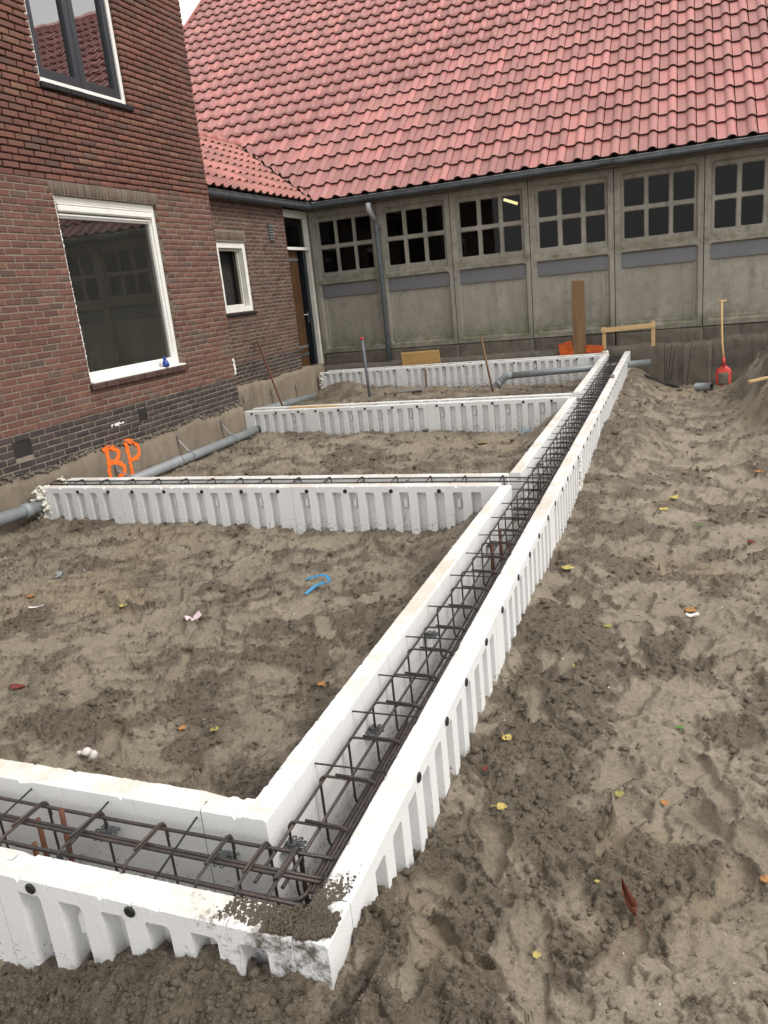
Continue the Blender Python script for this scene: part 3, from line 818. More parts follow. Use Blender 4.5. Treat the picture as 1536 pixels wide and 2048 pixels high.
# ------------------------------------------------------------------ the annex
AX = -6.30; AY1 = 13.76
am = lambda u, z, n: (AX+n, u, z)
annex = thing('brick_annex', (AX, 11.5, 0.0), 'low brown brick annex with red roof between the house and the barn', 'building')
AW = (10.36, 11.238, 1.635, 2.672); AD = (12.66, 13.765, .46, 3.30)
wa = slab('wall', am, 9.0, AY1, .46, 3.30, [AW, AD], -.28, -.005, M['mortar'], annex)
def pal_annex(u, z):
    if z < .86: return [(.6, (.045,.038,.037)), (1, (.065,.045,.040))]
    return [(.5, (.120,.062,.050)), (.3, (.098,.055,.046)), (.2, (.145,.080,.060))]
ASOL = (10.36, 11.24, 2.69, 2.815)
br = courses(am, 9.0, AD[0], .52, 3.28, [AW, AD, ASOL], pal_annex, H_=.0596)
u = ASOL[0]
while u < ASOL[1]-.03:
    br.append((brick_geo(am, u, u+.041, 2.694, 2.811, random.uniform(-.002, .002)), palette([(.6, (.14,.10,.078)), (1, (.11,.075,.06))]))); u += .0505
place_bricks(br, wa, M['brick'])
rough_block('foundation', am, 8.9, 13.52, -.35, .53, .035, -.2, M['foundation'], annex, 8, .02, .05)
w_ = ring('window', am, AW[0]+.004, AW[1]-.004, AW[2]+.004, AW[3]-.004, .085, -.11, -.030, M['white'], annex)
ring('casement', am, AW[0]+.09, AW[1]-.09, AW[2]+.09, AW[3]-.09, .03, -.16, -.112, M['cream'], w_)
mb = MB(); ubox(am, mb, AW[0]-.02, AW[1]+.02, 1.585, 1.628, -.08, .03, .006); mb.build('sill', M['lead'], w_)
room('room', am, 9.3, 12.4, .6, 3.2, -.281, -2.6, M['dark'], annex)
# louvred vent
vt = thing('x', (0, 0, 0), None, None) if False else None
mb = MB(); ubox(am, mb, 12.03, 12.185, 2.70, 2.985, -.002, .012, .003); vp = mb.build('louvre_vent', M['zinc'], annex)
for k in range(6):
    mb = MB(); z = 2.725+k*.043
    V, F = boxvf((12.045, z, .0125), (12.17, z+.022, .034), .003); V = [(v[0], v[1] - (v[2]-.0125)*.6, v[2]) for v in V]
    mb.add([am(*v) for v in V], F); mb.build('slat', M['galv'], vp)
# door
fr = ring('door_frame', am, 12.668, 13.75, .50, 3.265, .075, -.16, -.075, M['cream'], annex, wb=.01, wt=.13)
mb = MB(); ubox(am, mb, 12.744, 13.674, 2.585, 2.635, -.17, -.06, .004); mb.build('transom', M['white'], fr)
mb = MB(); ubox(am, mb, 12.745, 13.673, 2.637, 3.13, -.125, -.119, 0); mb.build('pane', M['glass'], fr)
mb = MB(); ubox(am, mb, 13.618, 13.673, 2.637, 3.13, -.16, -.09, .003); mb.build('glazing_bead', M['cream'], fr)
mb = MB(); mb.box((-9.5, 13.775, .3), (AX-.065, 14.0, 3.6)); mb.build('party_wall', M['mortar'], annex)
dr = None
for k in range(6):
    mb = MB(); ubox(am, mb, 12.748+k*.094, 12.748+k*.094+.091, .52, 2.575, -.19, -.150-random.uniform(0, .002), .004)
    o = mb.build('door_plank', M['doorwood'], annex)
for z in (.72, .86, 2.40):
    mb = MB(); ubox(am, mb, 12.75, 13.30, z, z+.05, -.1485, -.1385, .002); mb.build('strap', M['galv'] if z > .8 else M['zinc'], annex)
mb = MB(); mb.obox((AX-.33, 13.56, 1.55), (.24, -.085, 0), (.008, .021, 0), (0, 0, 1.02), .004); lf = mb.build('open_leaf', M['anthracite'], annex)
mb = MB(); mb.tube([(AX-.15, 13.46, 1.45), (AX-.13, 13.40, 1.45), (AX-.20, 13.36, 1.45)], .010, 6); mb.box((AX-.165, 13.468, 1.30), (AX-.140, 13.482, 1.50), .003); mb.build('handle', M['galv'], lf)
room('hall', am, 12.67, 13.74, .46, 3.27, -.281, -2.2, M['dark'], annex)
# gutters
def gutter(name, mapf, u0, u1, mat, parent, dent=None):
    prof = [(.010, 0), (.010, -.010), (.000, -.012), (.000, -.055), (.018, -.080), (.055, -.090), (.120, -.085), (.138, -.06), (.140, .012)]
    inner = [(a + (.004 if i < 6 else -.004), b + .004) for i, (a, b) in enumerate(prof)][::-1]
    loop = prof + inner; us = np.arange(u0, u1+.001, (u1-u0)/max(2, int((u1-u0)/.06))); V = []; F = []; k = len(loop)
    for u in us:
        for (a, b) in loop:
            da = 0; db = .0025*math.sin(u*2.1)
            if dent and abs(u-dent) < .3 and a < .06:
                w = math.cos((u-dent)/.3*math.pi/2)**2; da = .020*w*(1+.5*math.sin(u*43)); db += .018*w*(b < -.05)
            V.append(mapf(u, a+da, b+db))
    for i in range(len(us)-1):
        for j in range(k): F.append((i*k+j, i*k+(j+1) % k, (i+1)*k+(j+1) % k, (i+1)*k+j))
    F.append(tuple(range(k))); F.append(tuple((len(us)-1)*k + j for j in range(k))[::-1])
    g = obj(name, V, F, mat, parent)
    mb = MB(); bead = [mapf(u, .004, .004+.0025*math.sin(u*2.1)) for u in np.arange(u0, u1, .1)]; mb.tube(bead, .009, 6); mb.build('bead', M['galv'], g)
    u = u0+.35
    while u < u1-.1:
        mb = MB(); w = .012; pr = [(-.006, .010), (-.006, -.060), (.016, -.087), (.055, -.097)]
        V = [mapf(u+s*w, a, b) for (a, b) in pr for s in (-1, 1)] + [mapf(u+s*w, a+.004, b+.004) for (a, b) in pr for s in (-1, 1)]
        F = []
        for i in range(3): F += [(2*i, 2*i+1, 2*i+3, 2*i+2), (8+2*i, 8+2*i+2, 8+2*i+3, 8+2*i+1), (2*i, 2*i+2, 8+2*i+2, 8+2*i), (2*i+1, 8+2*i+1, 8+2*i+3, 2*i+3)]
        mb.add(V, F); mb.build('bracket', M['zinc'], g); u += .72
    return g
gutter('gutter', lambda u, a, b: (-6.085-a, u, 3.335+b), 8.79, 13.385, M['zinc'], annex)

# ------------------------------------------------------------------ roof tiles
def tile_mesh(name, W, Ln, prof, thick, lift, mats, tint, cutp=None, mtx=None):
    """prof: (u,h) across; lower end at s=0 lifted; returns V,F,material index"""
    k = len(prof); V = []; F = []; MI = []
    for (s, hh) in ((0, lift), (Ln*.5, lift*.5), (Ln, 0)):
        for (u, h) in prof: V.append((u, s, h+hh))
    for r in range(2):
        for i in range(k-1): F.append((r*k+i, r*k+i+1, (r+1)*k+i+1, (r+1)*k+i)); MI.append(0)
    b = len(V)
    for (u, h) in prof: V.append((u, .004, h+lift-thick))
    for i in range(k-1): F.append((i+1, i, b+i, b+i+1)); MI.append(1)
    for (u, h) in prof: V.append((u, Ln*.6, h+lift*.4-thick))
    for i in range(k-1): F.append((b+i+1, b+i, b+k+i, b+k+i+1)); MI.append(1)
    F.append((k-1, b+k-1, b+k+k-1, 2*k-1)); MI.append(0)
    return V, F, MI

def roof_tiles(parent, origin, eu, es, en, W, gauge, prof, thick, lift, Ln, cols, rows, s0, mats, keep, cut, maxn=300, nameT='tile', pert=.0015):
    O, eu, es, en = [np.array(q, float) for q in (origin, eu, es, en)]
    V, F, MI = tile_mesh(nameT, W, Ln, prof, thick, lift, mats, None)
    V = np.array(V); variants = []
    for k in range(8):
        c = random.uniform(.70, 1.15); cc = (c*random.uniform(.97, 1.05), c, c*random.uniform(.95, 1.03), 1)
        me = mesh(nameT, V, F, False, [cc]*len(V))
        for m_ in mats: me.materials.append(m_)
        me.polygons.foreach_set('material_index', MI); me.update(); variants.append((me, cc))
    todo = []
    for c in cols:
        for r in rows:
            base = O + eu*(c*W) + es*(s0 + r*gauge); ctr = base + eu*W*.5 + es*gauge*.5
            st = keep(ctr, base)
            if st == 0: continue
            q = project(ctr); size = 1/(q[2]**2) if (q is not None and shown(ctr, 5)) else 0
            if size and seen_roof(ctr): size += 1
            todo.append((size, c, r, base, st))
    todo.sort(key=lambda t: -t[0]); rest = []
    for i, (size, c, r, base, st) in enumerate(todo):
        me, cc = random.choice(variants); d = en*random.uniform(-pert, pert) + eu*random.uniform(-pert, pert) + es*random.uniform(-2*pert, 2*pert)
        mt = Matrix.Identity(4); a = random.uniform(-.006, .006)
        e1 = eu*math.cos(a) + es*math.sin(a); e2 = es*math.cos(a) - eu*math.sin(a)
        for j in range(3): mt[j][0], mt[j][1], mt[j][2], mt[j][3] = e1[j], e2[j], en[j], (base+d)[j]
        if st == 2:
            import bmesh
            bm = bmesh.new(); bm.from_mesh(me); bm.transform(mt)
            bmesh.ops.bisect_plane(bm, geom=bm.verts[:]+bm.edges[:]+bm.faces[:], plane_co=cut[0], plane_no=cut[1], clear_outer=True)
            if len(bm.faces):
                m2 = bpy.data.meshes.new(nameT); bm.to_mesh(m2)
                for m_ in mats: m2.materials.append(m_)
                if i < maxn and size > 0: link(bpy.data.objects.new(nameT, m2), parent)
                else:
                    o = link(bpy.data.objects.new(nameT, m2), parent)
            bm.free(); continue
        if i < maxn and size > 0: inst(nameT, me, parent, mt)
        else: rest.append((np.array(mt), cc))
    if rest:
        VV = np.concatenate([(V @ m_[:3, :3].T) + m_[:3, 3] for m_, _ in rest]); n = len(V)
        C = np.concatenate([np.tile(cc, (n, 1)) for _, cc in rest])
        FF = (np.array(F)[None] + (np.arange(len(rest))*n)[:, None, None]).reshape(-1, 4)
        me = bigmesh('tile_field', VV, FF, None, C)
        for m_ in mats: me.materials.append(m_)
        me.polygons.foreach_set('material_index', np.tile(np.array(MI, np.int32), len(rest)))
        o = link(bpy.data.objects.new('tile_field', me), parent); o['kind'] = 'stuff'

def seen_roof(P):
    """not hidden behind the house"""
    t = (HX - CAM[0])/(P[0]-CAM[0]) if P[0] < HX else 2
    if t > 1: return True
    y = CAM[1] + t*(P[1]-CAM[1]); return y > HY1

M['tile_shade'] = mat_simple('tile_lap_shade', (.075,.045,.038), .9, .2, var=.4, scale=20)  # dark colour paints in the shadow line under each tile's lower end
AL = R(39.5)
RO = np.array([0, 13.45, 3.42]); ES = np.array([0, math.cos(AL), math.sin(AL)]); EN = np.array([0, -math.sin(AL), math.cos(AL)]); EU = np.array([1.0, 0, 0])
VA = np.array([-6.10, 13.36, 3.34]); VB = np.array([-8.38, 15.104, 4.785])
vdir = VB-VA; vn = np.array([-vdir[1], vdir[0], 0]); vn /= np.linalg.norm(vn)        # horizontal normal of the valley's upright plane
if vn @ np.array([1, 1, 0]) < 0: vn = -vn                                               # points to the barn roof's side
def vside(P): return (np.asarray(P)-VA) @ vn

def plain(o):
    at = o.data.color_attributes.new('Col', 'FLOAT_COLOR', 'POINT'); at.data.foreach_set('color', np.ones(len(o.data.vertices)*4, dtype=np.float32)); return o
# ------------------------------------------------------------------ the barn
BY = 13.77
barn = thing('barn', (-2.0, BY, 0.0), 'long barn with red tiled roof and grey concrete wall panels', 'barn')
bmf = lambda u, z, n: (u, BY-n, z)
NCOL0, NCOL1, NROW = -44, 52, 25
ridge_s = NROW*.4447-.05
def slabroof(name, O, e1, e2, en, a0, a1, b0, b1, t0, t1, mat, parent):
    V = []
    for t in (t0, t1):
        for a, b in ((a0, b0), (a1, b0), (a1, b1), (a0, b1)): V.append(tuple(O + e1*a + e2*b + en*t))
    return obj(name, V, [(3,2,1,0),(4,5,6,7),(0,1,5,4),(1,2,6,5),(2,3,7,6),(3,0,4,7)], mat, parent)
roof = slabroof('roof', RO, EU, ES, EN, NCOL0*.2757+.02, NCOL1*.2757-.02, -.02, ridge_s, -.14, -.022, M['dark'], barn)
ES2 = np.array([0, math.cos(AL), -math.sin(AL)]); EN2 = np.array([0, math.sin(AL), math.cos(AL)])
plain(slabroof('rear_roof', RO+ES*ridge_s, EU, ES2, EN2, NCOL0*.2757+.02, NCOL1*.2757-.02, 0, 9, -.14, -.02, M['tile'], barn))
prof_b = [(.0, .010), (.006, .001), (.030, .0), (.095, .0), (.118, .002), (.130, .010), (.146, .028), (.168, .043), (.194, .049), (.220, .043), (.242, .028), (.256, .012), (.264, .004)]
def keep_b(ctr, base):
    if ctr[0] <= -8.38:
        m_ = np.array([-16.76-ctr[0], ctr[1], ctr[2]]); return 1 if vside(m_) > -.05 else 0
    v = vside(ctr)
    if v > .30: return 1
    return 2 if v > -.30 else 0
roof_tiles(roof, RO + EN*-.012, EU, ES, EN, .2757, .4447, prof_b, .024, .040, .52, range(NCOL0, NCOL1), range(NROW), -.083, [M['tile'], M['tile_shade']], keep_b, (tuple(VA+vn*.055), tuple(-vn)))
# verge boards
for xx in (NCOL0*.2757-.03,):
    plain(slabroof('verge_tile', RO, EU, ES, EN, NCOL0*.2757-.05, NCOL0*.2757+.012, -.09, ridge_s, -.16, .055, M['tile'], barn))
# ridge cap
mb = MB(); pr = RO+ES*ridge_s+np.array([0, 0, .0]); mb.tube([tuple(pr+EU*a) for a in (NCOL0*.2757, 0, NCOL1*.2757)], .13, 10); plain(mb.build('ridge', M['tile'], barn))
gutter('gutter', lambda u, a, b: (u, 13.375+a, 3.345+b), -6.075, 14.0, M['zinc'], barn, dent=-1.0)
mb = MB(); mb.box((-6.3, 13.50, 3.24), (6.5, 13.76, 3.36)); mb.build('soffit', M['plinth'], barn)

def rrect(a, b, c, d, r, k=5):
    P = []
    for (cx_, cz_, s) in ((b-r, d-r, 0), (a+r, d-r, 90), (a+r, c+r, 180), (b-r, c+r, 270)):
        for j in range(k+1):
            th = R(s + 90*j/k); P.append((cx_+r*math.cos(th), cz_+r*math.sin(th)))
    return P
def fill(mb, mapf, n, outer, holes):
    polys = [[Vector((p[0], p[1], 0)) for p in outer]] + [[Vector((p[0], p[1], 0)) for p in h] for h in holes]
    flat = [p for poly in polys for p in poly]
    tri = geometry.tessellate_polygon(polys)
    V = [mapf(p.x, p.y, n) for p in flat]; F = []
    for t in tri:
        a, b, c = [flat[i] for i in t]; cr = (b-a).cross(c-a).z
        if abs(cr) < 1e-12: continue
        F.append(tuple(t) if cr > 0 else tuple(t)[::-1])
    mb.add(V, F)
def loft(mb, mapf, A, na, B, nb):
    k = len(A); V = [mapf(*p, na) for p in A] + [mapf(*p, nb) for p in B]
    mb.add(V, [(i, k+i, k+(i+1) % k, (i+1) % k) for i in range(k)])

def wall_panel(u0, u1):
    mb = MB(); g = .006
    a, b = u0+g, u1-g
    outer = [(a, .690), (b, .690), (b, 3.30), (a, 3.30)]
    pu = lambda f: a + (b-a)*f
    ux0, ux1 = a+.085, b-.085
    up = rrect(ux0, ux1, 2.015, 3.155, .055); up2 = rrect(ux0+.028, ux1-.028, 2.060, 3.125, .05)
    lo = rrect(ux0-.015, ux1+.015, .762, 1.958, .055); lo2 = rrect(ux0+.018, ux1-.018, .795, 1.935, .05)
    lo3 = rrect(ux0+.055, ux1-.055, .832, 1.90, .035); lo4 = rrect(ux0+.065, ux1-.065, .842, 1.89, .03)
    fill(mb, bmf, 0, outer, [up, lo])
    V = [bmf(*p, 0) for p in outer] + [bmf(*p, -.16) for p in outer]; mb.add(V, [(0,4,5,1),(1,5,6,2),(2,6,7,3),(3,7,4,0)])
    loft(mb, bmf, up, 0, up2, -.065); loft(mb, bmf, lo, 0, lo2, -.060); loft(mb, bmf, lo2, -.060, lo3, -.062); loft(mb, bmf, lo3, -.062, lo4, -.074)
    fill(mb, bmf, -.074, lo4, [])
    w = (ux1-ux0-.056-.03); pw_, ph_ = .303, .408; gx = ((ux1-ux0) - 3*pw_ - .12)/2
    holes = []; panes = []
    for i in range(3):
        for j in range(2):
            x = ux0+.06 + i*(pw_+gx); z = 2.165 + j*.487
            holes.append(rrect(x-.014, x+pw_+.014, z-.014, z+ph_+.014, .032, 4)); panes.append((x, z))
    fill(mb, bmf, -.065, up2, holes)
    for h, (x, z) in zip(holes, panes):
        h2 = rrect(x, x+pw_, z, z+ph_, .022, 4); h3 = rrect(x+.002, x+pw_-.002, z+.002, z+ph_-.002, .02, 4)
        loft(mb, bmf, h, -.065, h2, -.085); loft(mb, bmf, h2, -.085, h3, -.16)
    o = mb.build('wall_panel', M['barn'], barn)
    for (x, z) in panes:
        m2 = MB(); ubox(bmf, m2, x+.003, x+pw_-.003, z+.003, z+ph_-.003, -.118, -.112, 0); m2.build('pane', M['glass_barn'], o)
    m2 = MB(); ubox(bmf, m2, ux0+.004, ux1-.004, 1.712+random.uniform(-.006, .006), 1.928, -.070, -.042, .002); m2.build('grey_strip', M['strip'], o)
    return o
JX = [-6.36, -5.03, -3.675, -2.317, -.948, .402, 1.765, 3.13, 4.49, 5.85]
for i in range(len(JX)-1): wall_panel(JX[i], JX[i+1])
for i in range(len(JX)-1):
    rough_block('plinth_panel', bmf, JX[i]+.008, JX[i+1]-.006, .40, .682, -.004 + random.uniform(-.006, .004), -.16, M['plinth'], barn, 30+i, .02, .004, .05)
rough_block('foundation_ledge', bmf, -6.36, .55, -.45, .462, .20, -.2, M['plinth'], barn, 50, .025, .025, .06)
rough_block('foundation_ledge', bmf, .50, 6.2, -.45, .50, .12, -.2, M['plinth'], barn, 60, .06, .05, .06)
# inside: floor, back wall, a partition and a lit strip lamp
V = [(-6.3, 13.93, .3), (6.4, 13.93, .3), (6.4, 20.5, .3), (-6.3, 20.5, .3), (-6.3, 13.93, 3.5), (6.4, 13.93, 3.5), (6.4, 20.5, 5.5), (-6.3, 20.5, 5.5)]
obj('interior', V, [(0,1,2,3), (3,2,6,7), (0,3,7,4), (1,5,6,2), (4,7,6,5)], M['dark'], barn)
mb = MB(); mb.box((-2.1, 15.6, .3), (.3, 15.7, 2.55)); mb.build('partition', mat_simple('red_partition', (.055,.016,.013), .7, .3), barn)
mb = MB(); mb.box((-.2, 15.0, .3), (5.5, 15.1, 2.7)); mb.build('inner_wall', mat_simple('grey_partition', (.014,.015,.016), .8, .3), barn)
em_ = bpy.data.materials.new('lamp_tube'); em_.use_nodes = True; b_ = em_.node_tree.nodes['Principled BSDF']
b_.inputs['Emission Color'].default_value = (1, .85, .42, 1); b_.inputs['Emission Strength'].default_value = 5.0; b_.inputs['Base Color'].default_value = (.8, .7, .4, 1)
mb = MB(); mb.tube([(-3.36, 17.0, 3.30), (-3.08, 17.0, 3.185)], .028, 8); lt = mb.build('strip_lamp', em_, barn)
# downpipe
mb = MB(); mb.tube(bend([(-5.03, 13.44, 3.23), (-5.03, 13.44, 3.13), (-5.0, 13.66, 2.92), (-5.0, 13.68, 2.75), (-5.005, 13.69, .40)], .07), .043, 12)
dp = mb.build('downpipe', M['pvc_dark'], barn, True)
mb = MB(); mb.tube(bend([(-5.03, 13.44, 3.225), (-5.03, 13.44, 3.12), (-5.005, 13.62, 2.955)], .06), .0465, 12); mb.build('elbow', mat_simple('white_pvc', (.42,.44,.45), .5), dp, True)
for z in (2.80, 1.55, .80):
    mb = MB(); mb.tube([(-5.0, 13.685, z-.02), (-5.0, 13.685, z+.02)], .050, 12); mb.box((-5.075, 13.68, z-.012), (-4.925, 13.70, z+.012), .002); mb.build('pipe_clip', M['zinc'], dp)

# annex roof
A_AL = math.atan2(4.785-3.36, 8.38-6.13)
aES = np.array([-math.cos(A_AL), 0, math.sin(A_AL)]); aEN = np.array([math.sin(A_AL), 0, math.cos(A_AL)]); aEU = np.array([0, 1.0, 0])
aO = np.array([-6.14, 0, 3.40])
aroof = obj('roof', [tuple(aO + aEU*a + aES*b + aEN*t) for t in (-.12, -.02) for a, b in ((8.7, 0), (13.30, 0), (15.0, 2.60), (8.7, 2.60))],
            [(3,2,1,0),(4,5,6,7),(0,1,5,4),(1,2,6,5),(2,3,7,6),(3,0,4,7)], M['dark'], annex)
prof_a = [(.0, .008), (.02, .0), (.085, .0), (.105, .010), (.125, .030), (.155, .042), (.185, .034), (.205, .014), (.215, .004)]
def keep_a(ctr, base):
    v = vside(ctr)
    if v > .22: return 0
    return 2 if v > -.30 else 1
roof_tiles(aroof, aO, aEU, aES, aEN, .2255, .405, prof_a, .022, .038, .46, range(39, 70), range(0, 7), -.10, [M['tile_annex'], M['tile_shade']], keep_a, (tuple(VA-vn*.050), tuple(vn)), 300, 'tile', .0012)
oE = aO + aES*2.68
aES3 = np.array([-math.cos(A_AL), 0, -math.sin(A_AL)]); aEN3 = np.array([-math.sin(A_AL), 0, math.cos(A_AL)])
plain(slabroof('rear_roof', oE, aEU, aES3, aEN3, 8.7, 15.0, 0, 2.7, -.12, -.02, M['tile_annex'], annex))
y = 8.9
while y < 15.2:
    mb = MB(); pts = []
    mb.tube([(-8.40, y, 4.845), (-8.40, min(y+.41, 15.2), 4.855)], [.085, .100], 12); plain(mb.build('ridge_tile', M['tile_annex'], annex, True)); y += .385
# valley flashing, ragged
V = []; F = []; m_ = 46
side = np.array([vn[0], vn[1], 0])
for i in range(m_+1):
    t = i/m_; p = VA + vdir*t + np.array([0, 0, .012])
    for k, (o_, h_) in enumerate(((-.14, .055), (-.055, .012), (.05, .012), (.13, .075))):
        q = p + side*(o_ + random.uniform(-.02, .02)) + np.array([0, 0, h_ + random.uniform(-.012, .012)]); V.append(tuple(q))
for i in range(m_):
    for k in range(3): F.append((i*4+k, i*4+k+1, i*4+4+k+1, i*4+4+k))
fl = obj('valley_flashing', V, F, M['lead'], annex)
md = fl.modifiers.new('thickness', 'SOLIDIFY'); md.thickness = .012
lumps('flashing_fold', [tuple(VA + vdir*t + side*random.uniform(-.01, .06) + np.array([0, 0, .03+random.uniform(0, .03)])) for t in np.arange(.02, .98, .012)], .032, M['lead'], annex, 9)

# ------------------------------------------------------------------ foam formwork
def foam_wall(parent, axis, a0, a1, outer, inner, ztop=.40, zbot=-.06, joint=None, step=1.6, seed=0):
    """one side of a formwork beam, cut into blocks; axis is the running direction"""
    rr = np.random.default_rng(seed); sgn = 1.0 if inner > outer else -1.0; T = abs(inner-outer)
    js = [a0]
    j = joint if joint is not None else a0 + step
    while j < a1 - .12:
        if j > a0 + .12: js.append(j)
        j += step
    js.append(a1); out = []
    for bi in range(len(js)-1):
        s, e = js[bi]+.0015, js[bi+1]-.0015
        P = .1322; us = [(s, 0, 0), ]; k0 = math.ceil((s+.03)/P); n = 0
        u = k0*P
        while u + .072 < e - .02:
            kn = 1 if (k0+n) % 3 == 1 else 0
            us += [(u, 0, 0), (u+.007, 1, 0), (u+.020, 1, 0), (u+.026, 1, kn), (u+.048, 1, kn), (u+.054, 1, 0), (u+.065, 1, 0), (u+.072, 0, 0)]
            if (k0+n) % 2 == 0 and u + .11 < e - .02: us += [(u+.0985, 0, 2), (u+.102, 0, 3), (u+.1055, 0, 2)]
            u += P; n += 1
        us.append((e, 0, 0)); nU = len(us)
        zl = [.352, .340, .305, .285, .235, .215, zbot]
        rows = []
        V = []
        for i, (u, rec, kn) in enumerate(us):
            gv = .0045 if kn == 3 else 0.0; kn = 1 if kn == 1 else 0; chip = rr.uniform(.004, .014) if rr.uniform() < .07 else 0.0; chip2 = rr.uniform(.004, .012) if rr.uniform() < .06 else 0.0
            jt = lambda a=.0012: rr.uniform(-a, a)
            col_ = [(zbot, .050*rec), (.215, .050*rec), (.235, .050*rec-.026*kn), (.285, .050*rec-.026*kn), (.305, .050*rec), (.338, .048*rec), (.350+jt(.001), 0)]
            pr = [(d, z) for z, d in col_]
            pr += [(0+jt(.0006)+gv, ztop-.007-chip), (.006+jt(.002)+chip*.8, ztop+jt(.0012)-gv), (T*.48, ztop+jt(.0015)-gv), (T*.54, ztop+jt(.0015)-gv), (T-.006+jt(.002)-chip2*.8, ztop+jt()-gv), (T-gv, ztop-.006-chip2)]
            pr += [(T+.001, .30), (T, zbot)]
            for q, (d, z) in enumerate(pr):
                uu_ = u
                if (i == 0 or i == nU-1) and 0 < bi + (i > 0) < len(js)-1 and q >= 10: uu_ = u + .024
                v = outer + sgn*d
                V.append((uu_, v, z) if axis == 'x' else (v, uu_, z))
        k = len(V)//nU; F = []
        for i in range(nU-1):
            for q in range(k-1): F.append((i*k+q, i*k+q+1, (i+1)*k+q+1, (i+1)*k+q))
        F.append(tuple(range(k))[::-1]); F.append(tuple((nU-1)*k + q for q in range(k)))
        if (axis == 'y') != (sgn > 0): F = [f[::-1] for f in F]
        out.append(obj('foam_panel', V, F, M['foam'], parent))
    return out

def caps(parent, axis, at, face, dirn, z=.372, r=.0155):
    for a in at:
        mb = MB()
        if axis == 'x': P = [(a, face+.002*dirn*-1, z), (a, face+dirn*.004, z), (a, face+dirn*.006, z)]
        else: P = [(face-.002*dirn, a, z), (face+dirn*.004, a, z), (face+dirn*.006, a, z)]
        mb.tube(P, [r, r, r*.8], 12); mb.build('cap', M['cap'], parent)

def tie_list(a0, a1, joint, offs=(.125, .44, .80, 1.16, 1.48), step=1.6):
    out = []; j = joint
    while j > a0: j -= step
    while j < a1:
        out += [j+o for o in offs if a0+.05 < j+o < a1-.05]; j += step
    return out

def ties(parent, axis, at, c0, c1, z=.372, sk=0.0):
    for a in at:
        mb = MB(); d = random.uniform(-.008, .008)
        mb.tube([(a, c0, z), (a+d+sk, c1, z+random.uniform(-.004, .004))] if axis == 'x' else [(c0, a, z), (c1, a+d, z)], .0032, 5); mb.build('tie_rod', M['cap'], parent)

TH = .085
fl_ = thing('foam_formwork', (-.9, 7.0, 0.0), 'long white foam formwork beam running from the near corner to the barn', 'formwork', 'white foam formwork beams')
foam_wall(fl_, 'y', 1.169, 13.40, LX1, LX1-TH, joint=1.30, seed=1)
foam_wall(fl_, 'y', 1.595-TH+.0, 5.002+.0, LX0, LX0+TH-.005, joint=2.48, seed=2)
foam_wall(fl_, 'y', 5.345, 8.780, LX0, LX0+TH-.005, joint=6.1, seed=3)
foam_wall(fl_, 'y', 9.09, 13.30, LX0, LX0+TH-.005, joint=9.7, seed=4)
mb = MB(); mb.box((LX0+.02, 1.20, -.14), (LX1-.02, 13.38, .035)); mb.build('base_slab', M['foam'], fl_)
tl = [1.821, 2.128, 2.39, 2.716, 3.03, 3.41, 3.73, 4.03, 4.36, 4.66, 5.0]
while tl[-1] < 12.9: tl.append(tl[-1] + (.305, .27, .33, .31, .385)[len(tl) % 5])
caps(fl_, 'y', tl, LX1, 1); ties(fl_, 'y', tl, LX0+TH-.02, LX1-TH+.02)
ff = thing('foam_formwork', (-1.6, 1.38, 0.0), 'short white foam formwork beam across the front, soil on its corner', 'formwork', 'white foam formwork beams')
foam_wall(ff, 'x', -5.22, LX1-TH-.001, 1.169, 1.169+TH, joint=-1.66, seed=5)
foam_wall(ff, 'x', -5.22, LX0+TH-.006, 1.595, 1.595-TH+.003, joint=-1.27, seed=6)
mb = MB(); mb.box((-5.2, 1.19, -.14), (LX0+.019, 1.57, .032)); mb.build('base_slab', M['foam'], ff)
tf = [-2.13, -1.837, -1.537, -1.226]
caps(ff, 'x', tf, 1.169, -1); ties(ff, 'x', tf, 1.169+TH-.03, 1.595-TH+.02, sk=-.03)
f2 = thing('foam_formwork', (-3.1, 5.17, 0.0), 'middle white foam cross beam with a steel cage along its top, nearest cross beam', 'formwork', 'white foam formwork beams')
foam_wall(f2, 'x', -5.16, LX0-.001, 5.002, 5.002+.075, joint=-4.31, seed=7)
foam_wall(f2, 'x', -5.10, LX0-.001, 5.345, 5.345-.075, joint=-3.9, seed=8)
mb = MB(); mb.box((-5.15, 5.02, -.14), (LX0-.01, 5.325, .03)); mb.build('base_slab', M['foam'], f2)
t2 = tie_list(-5.2, -1.2, -4.31); caps(f2, 'x', t2, 5.002, -1, .360); ties(f2, 'x', t2, 5.05, 5.29, .375, .06)
f3 = thing('foam_formwork', (-3.2, 8.93, 0.0), 'second white foam cross beam with a wooden lath lying on top', 'formwork', 'white foam formwork beams')
foam_wall(f3, 'x', -5.30, LX0-.001, 8.780, 8.780+.075, joint=-4.39, seed=9)
foam_wall(f3, 'x', -5.30, LX0-.001, 9.09, 9.09-.075, joint=-3.9, seed=10)
mb = MB(); mb.box((-5.28, 8.80, -.14), (LX0-.01, 9.07, .03)); mb.build('base_slab', M['foam'], f3)
t3 = tie_list(-5.3, -1.2, -4.39); caps(f3, 'x', t3, 8.780, -1, .366); ties(f3, 'x', t3, 8.82, 9.06, .385, .09)
f4 = thing('foam_formwork', (-3.6, 13.3, 0.0), 'farthest white foam cross beam along the foot of the barn wall', 'formwork', 'white foam formwork beams')
foam_wall(f4, 'x', -6.16, LX0-.001, 13.12, 13.12+.075, ztop=.392, joint=-4.6, seed=11)
foam_wall(f4, 'x', -6.16, LX0-.001, 13.46, 13.46-.075, ztop=.392, joint=-4.2, seed=12)
mb = MB(); mb.box((-6.14, 13.14, -.14), (LX0-.01, 13.44, .03)); mb.build('base_slab', M['foam'], f4)
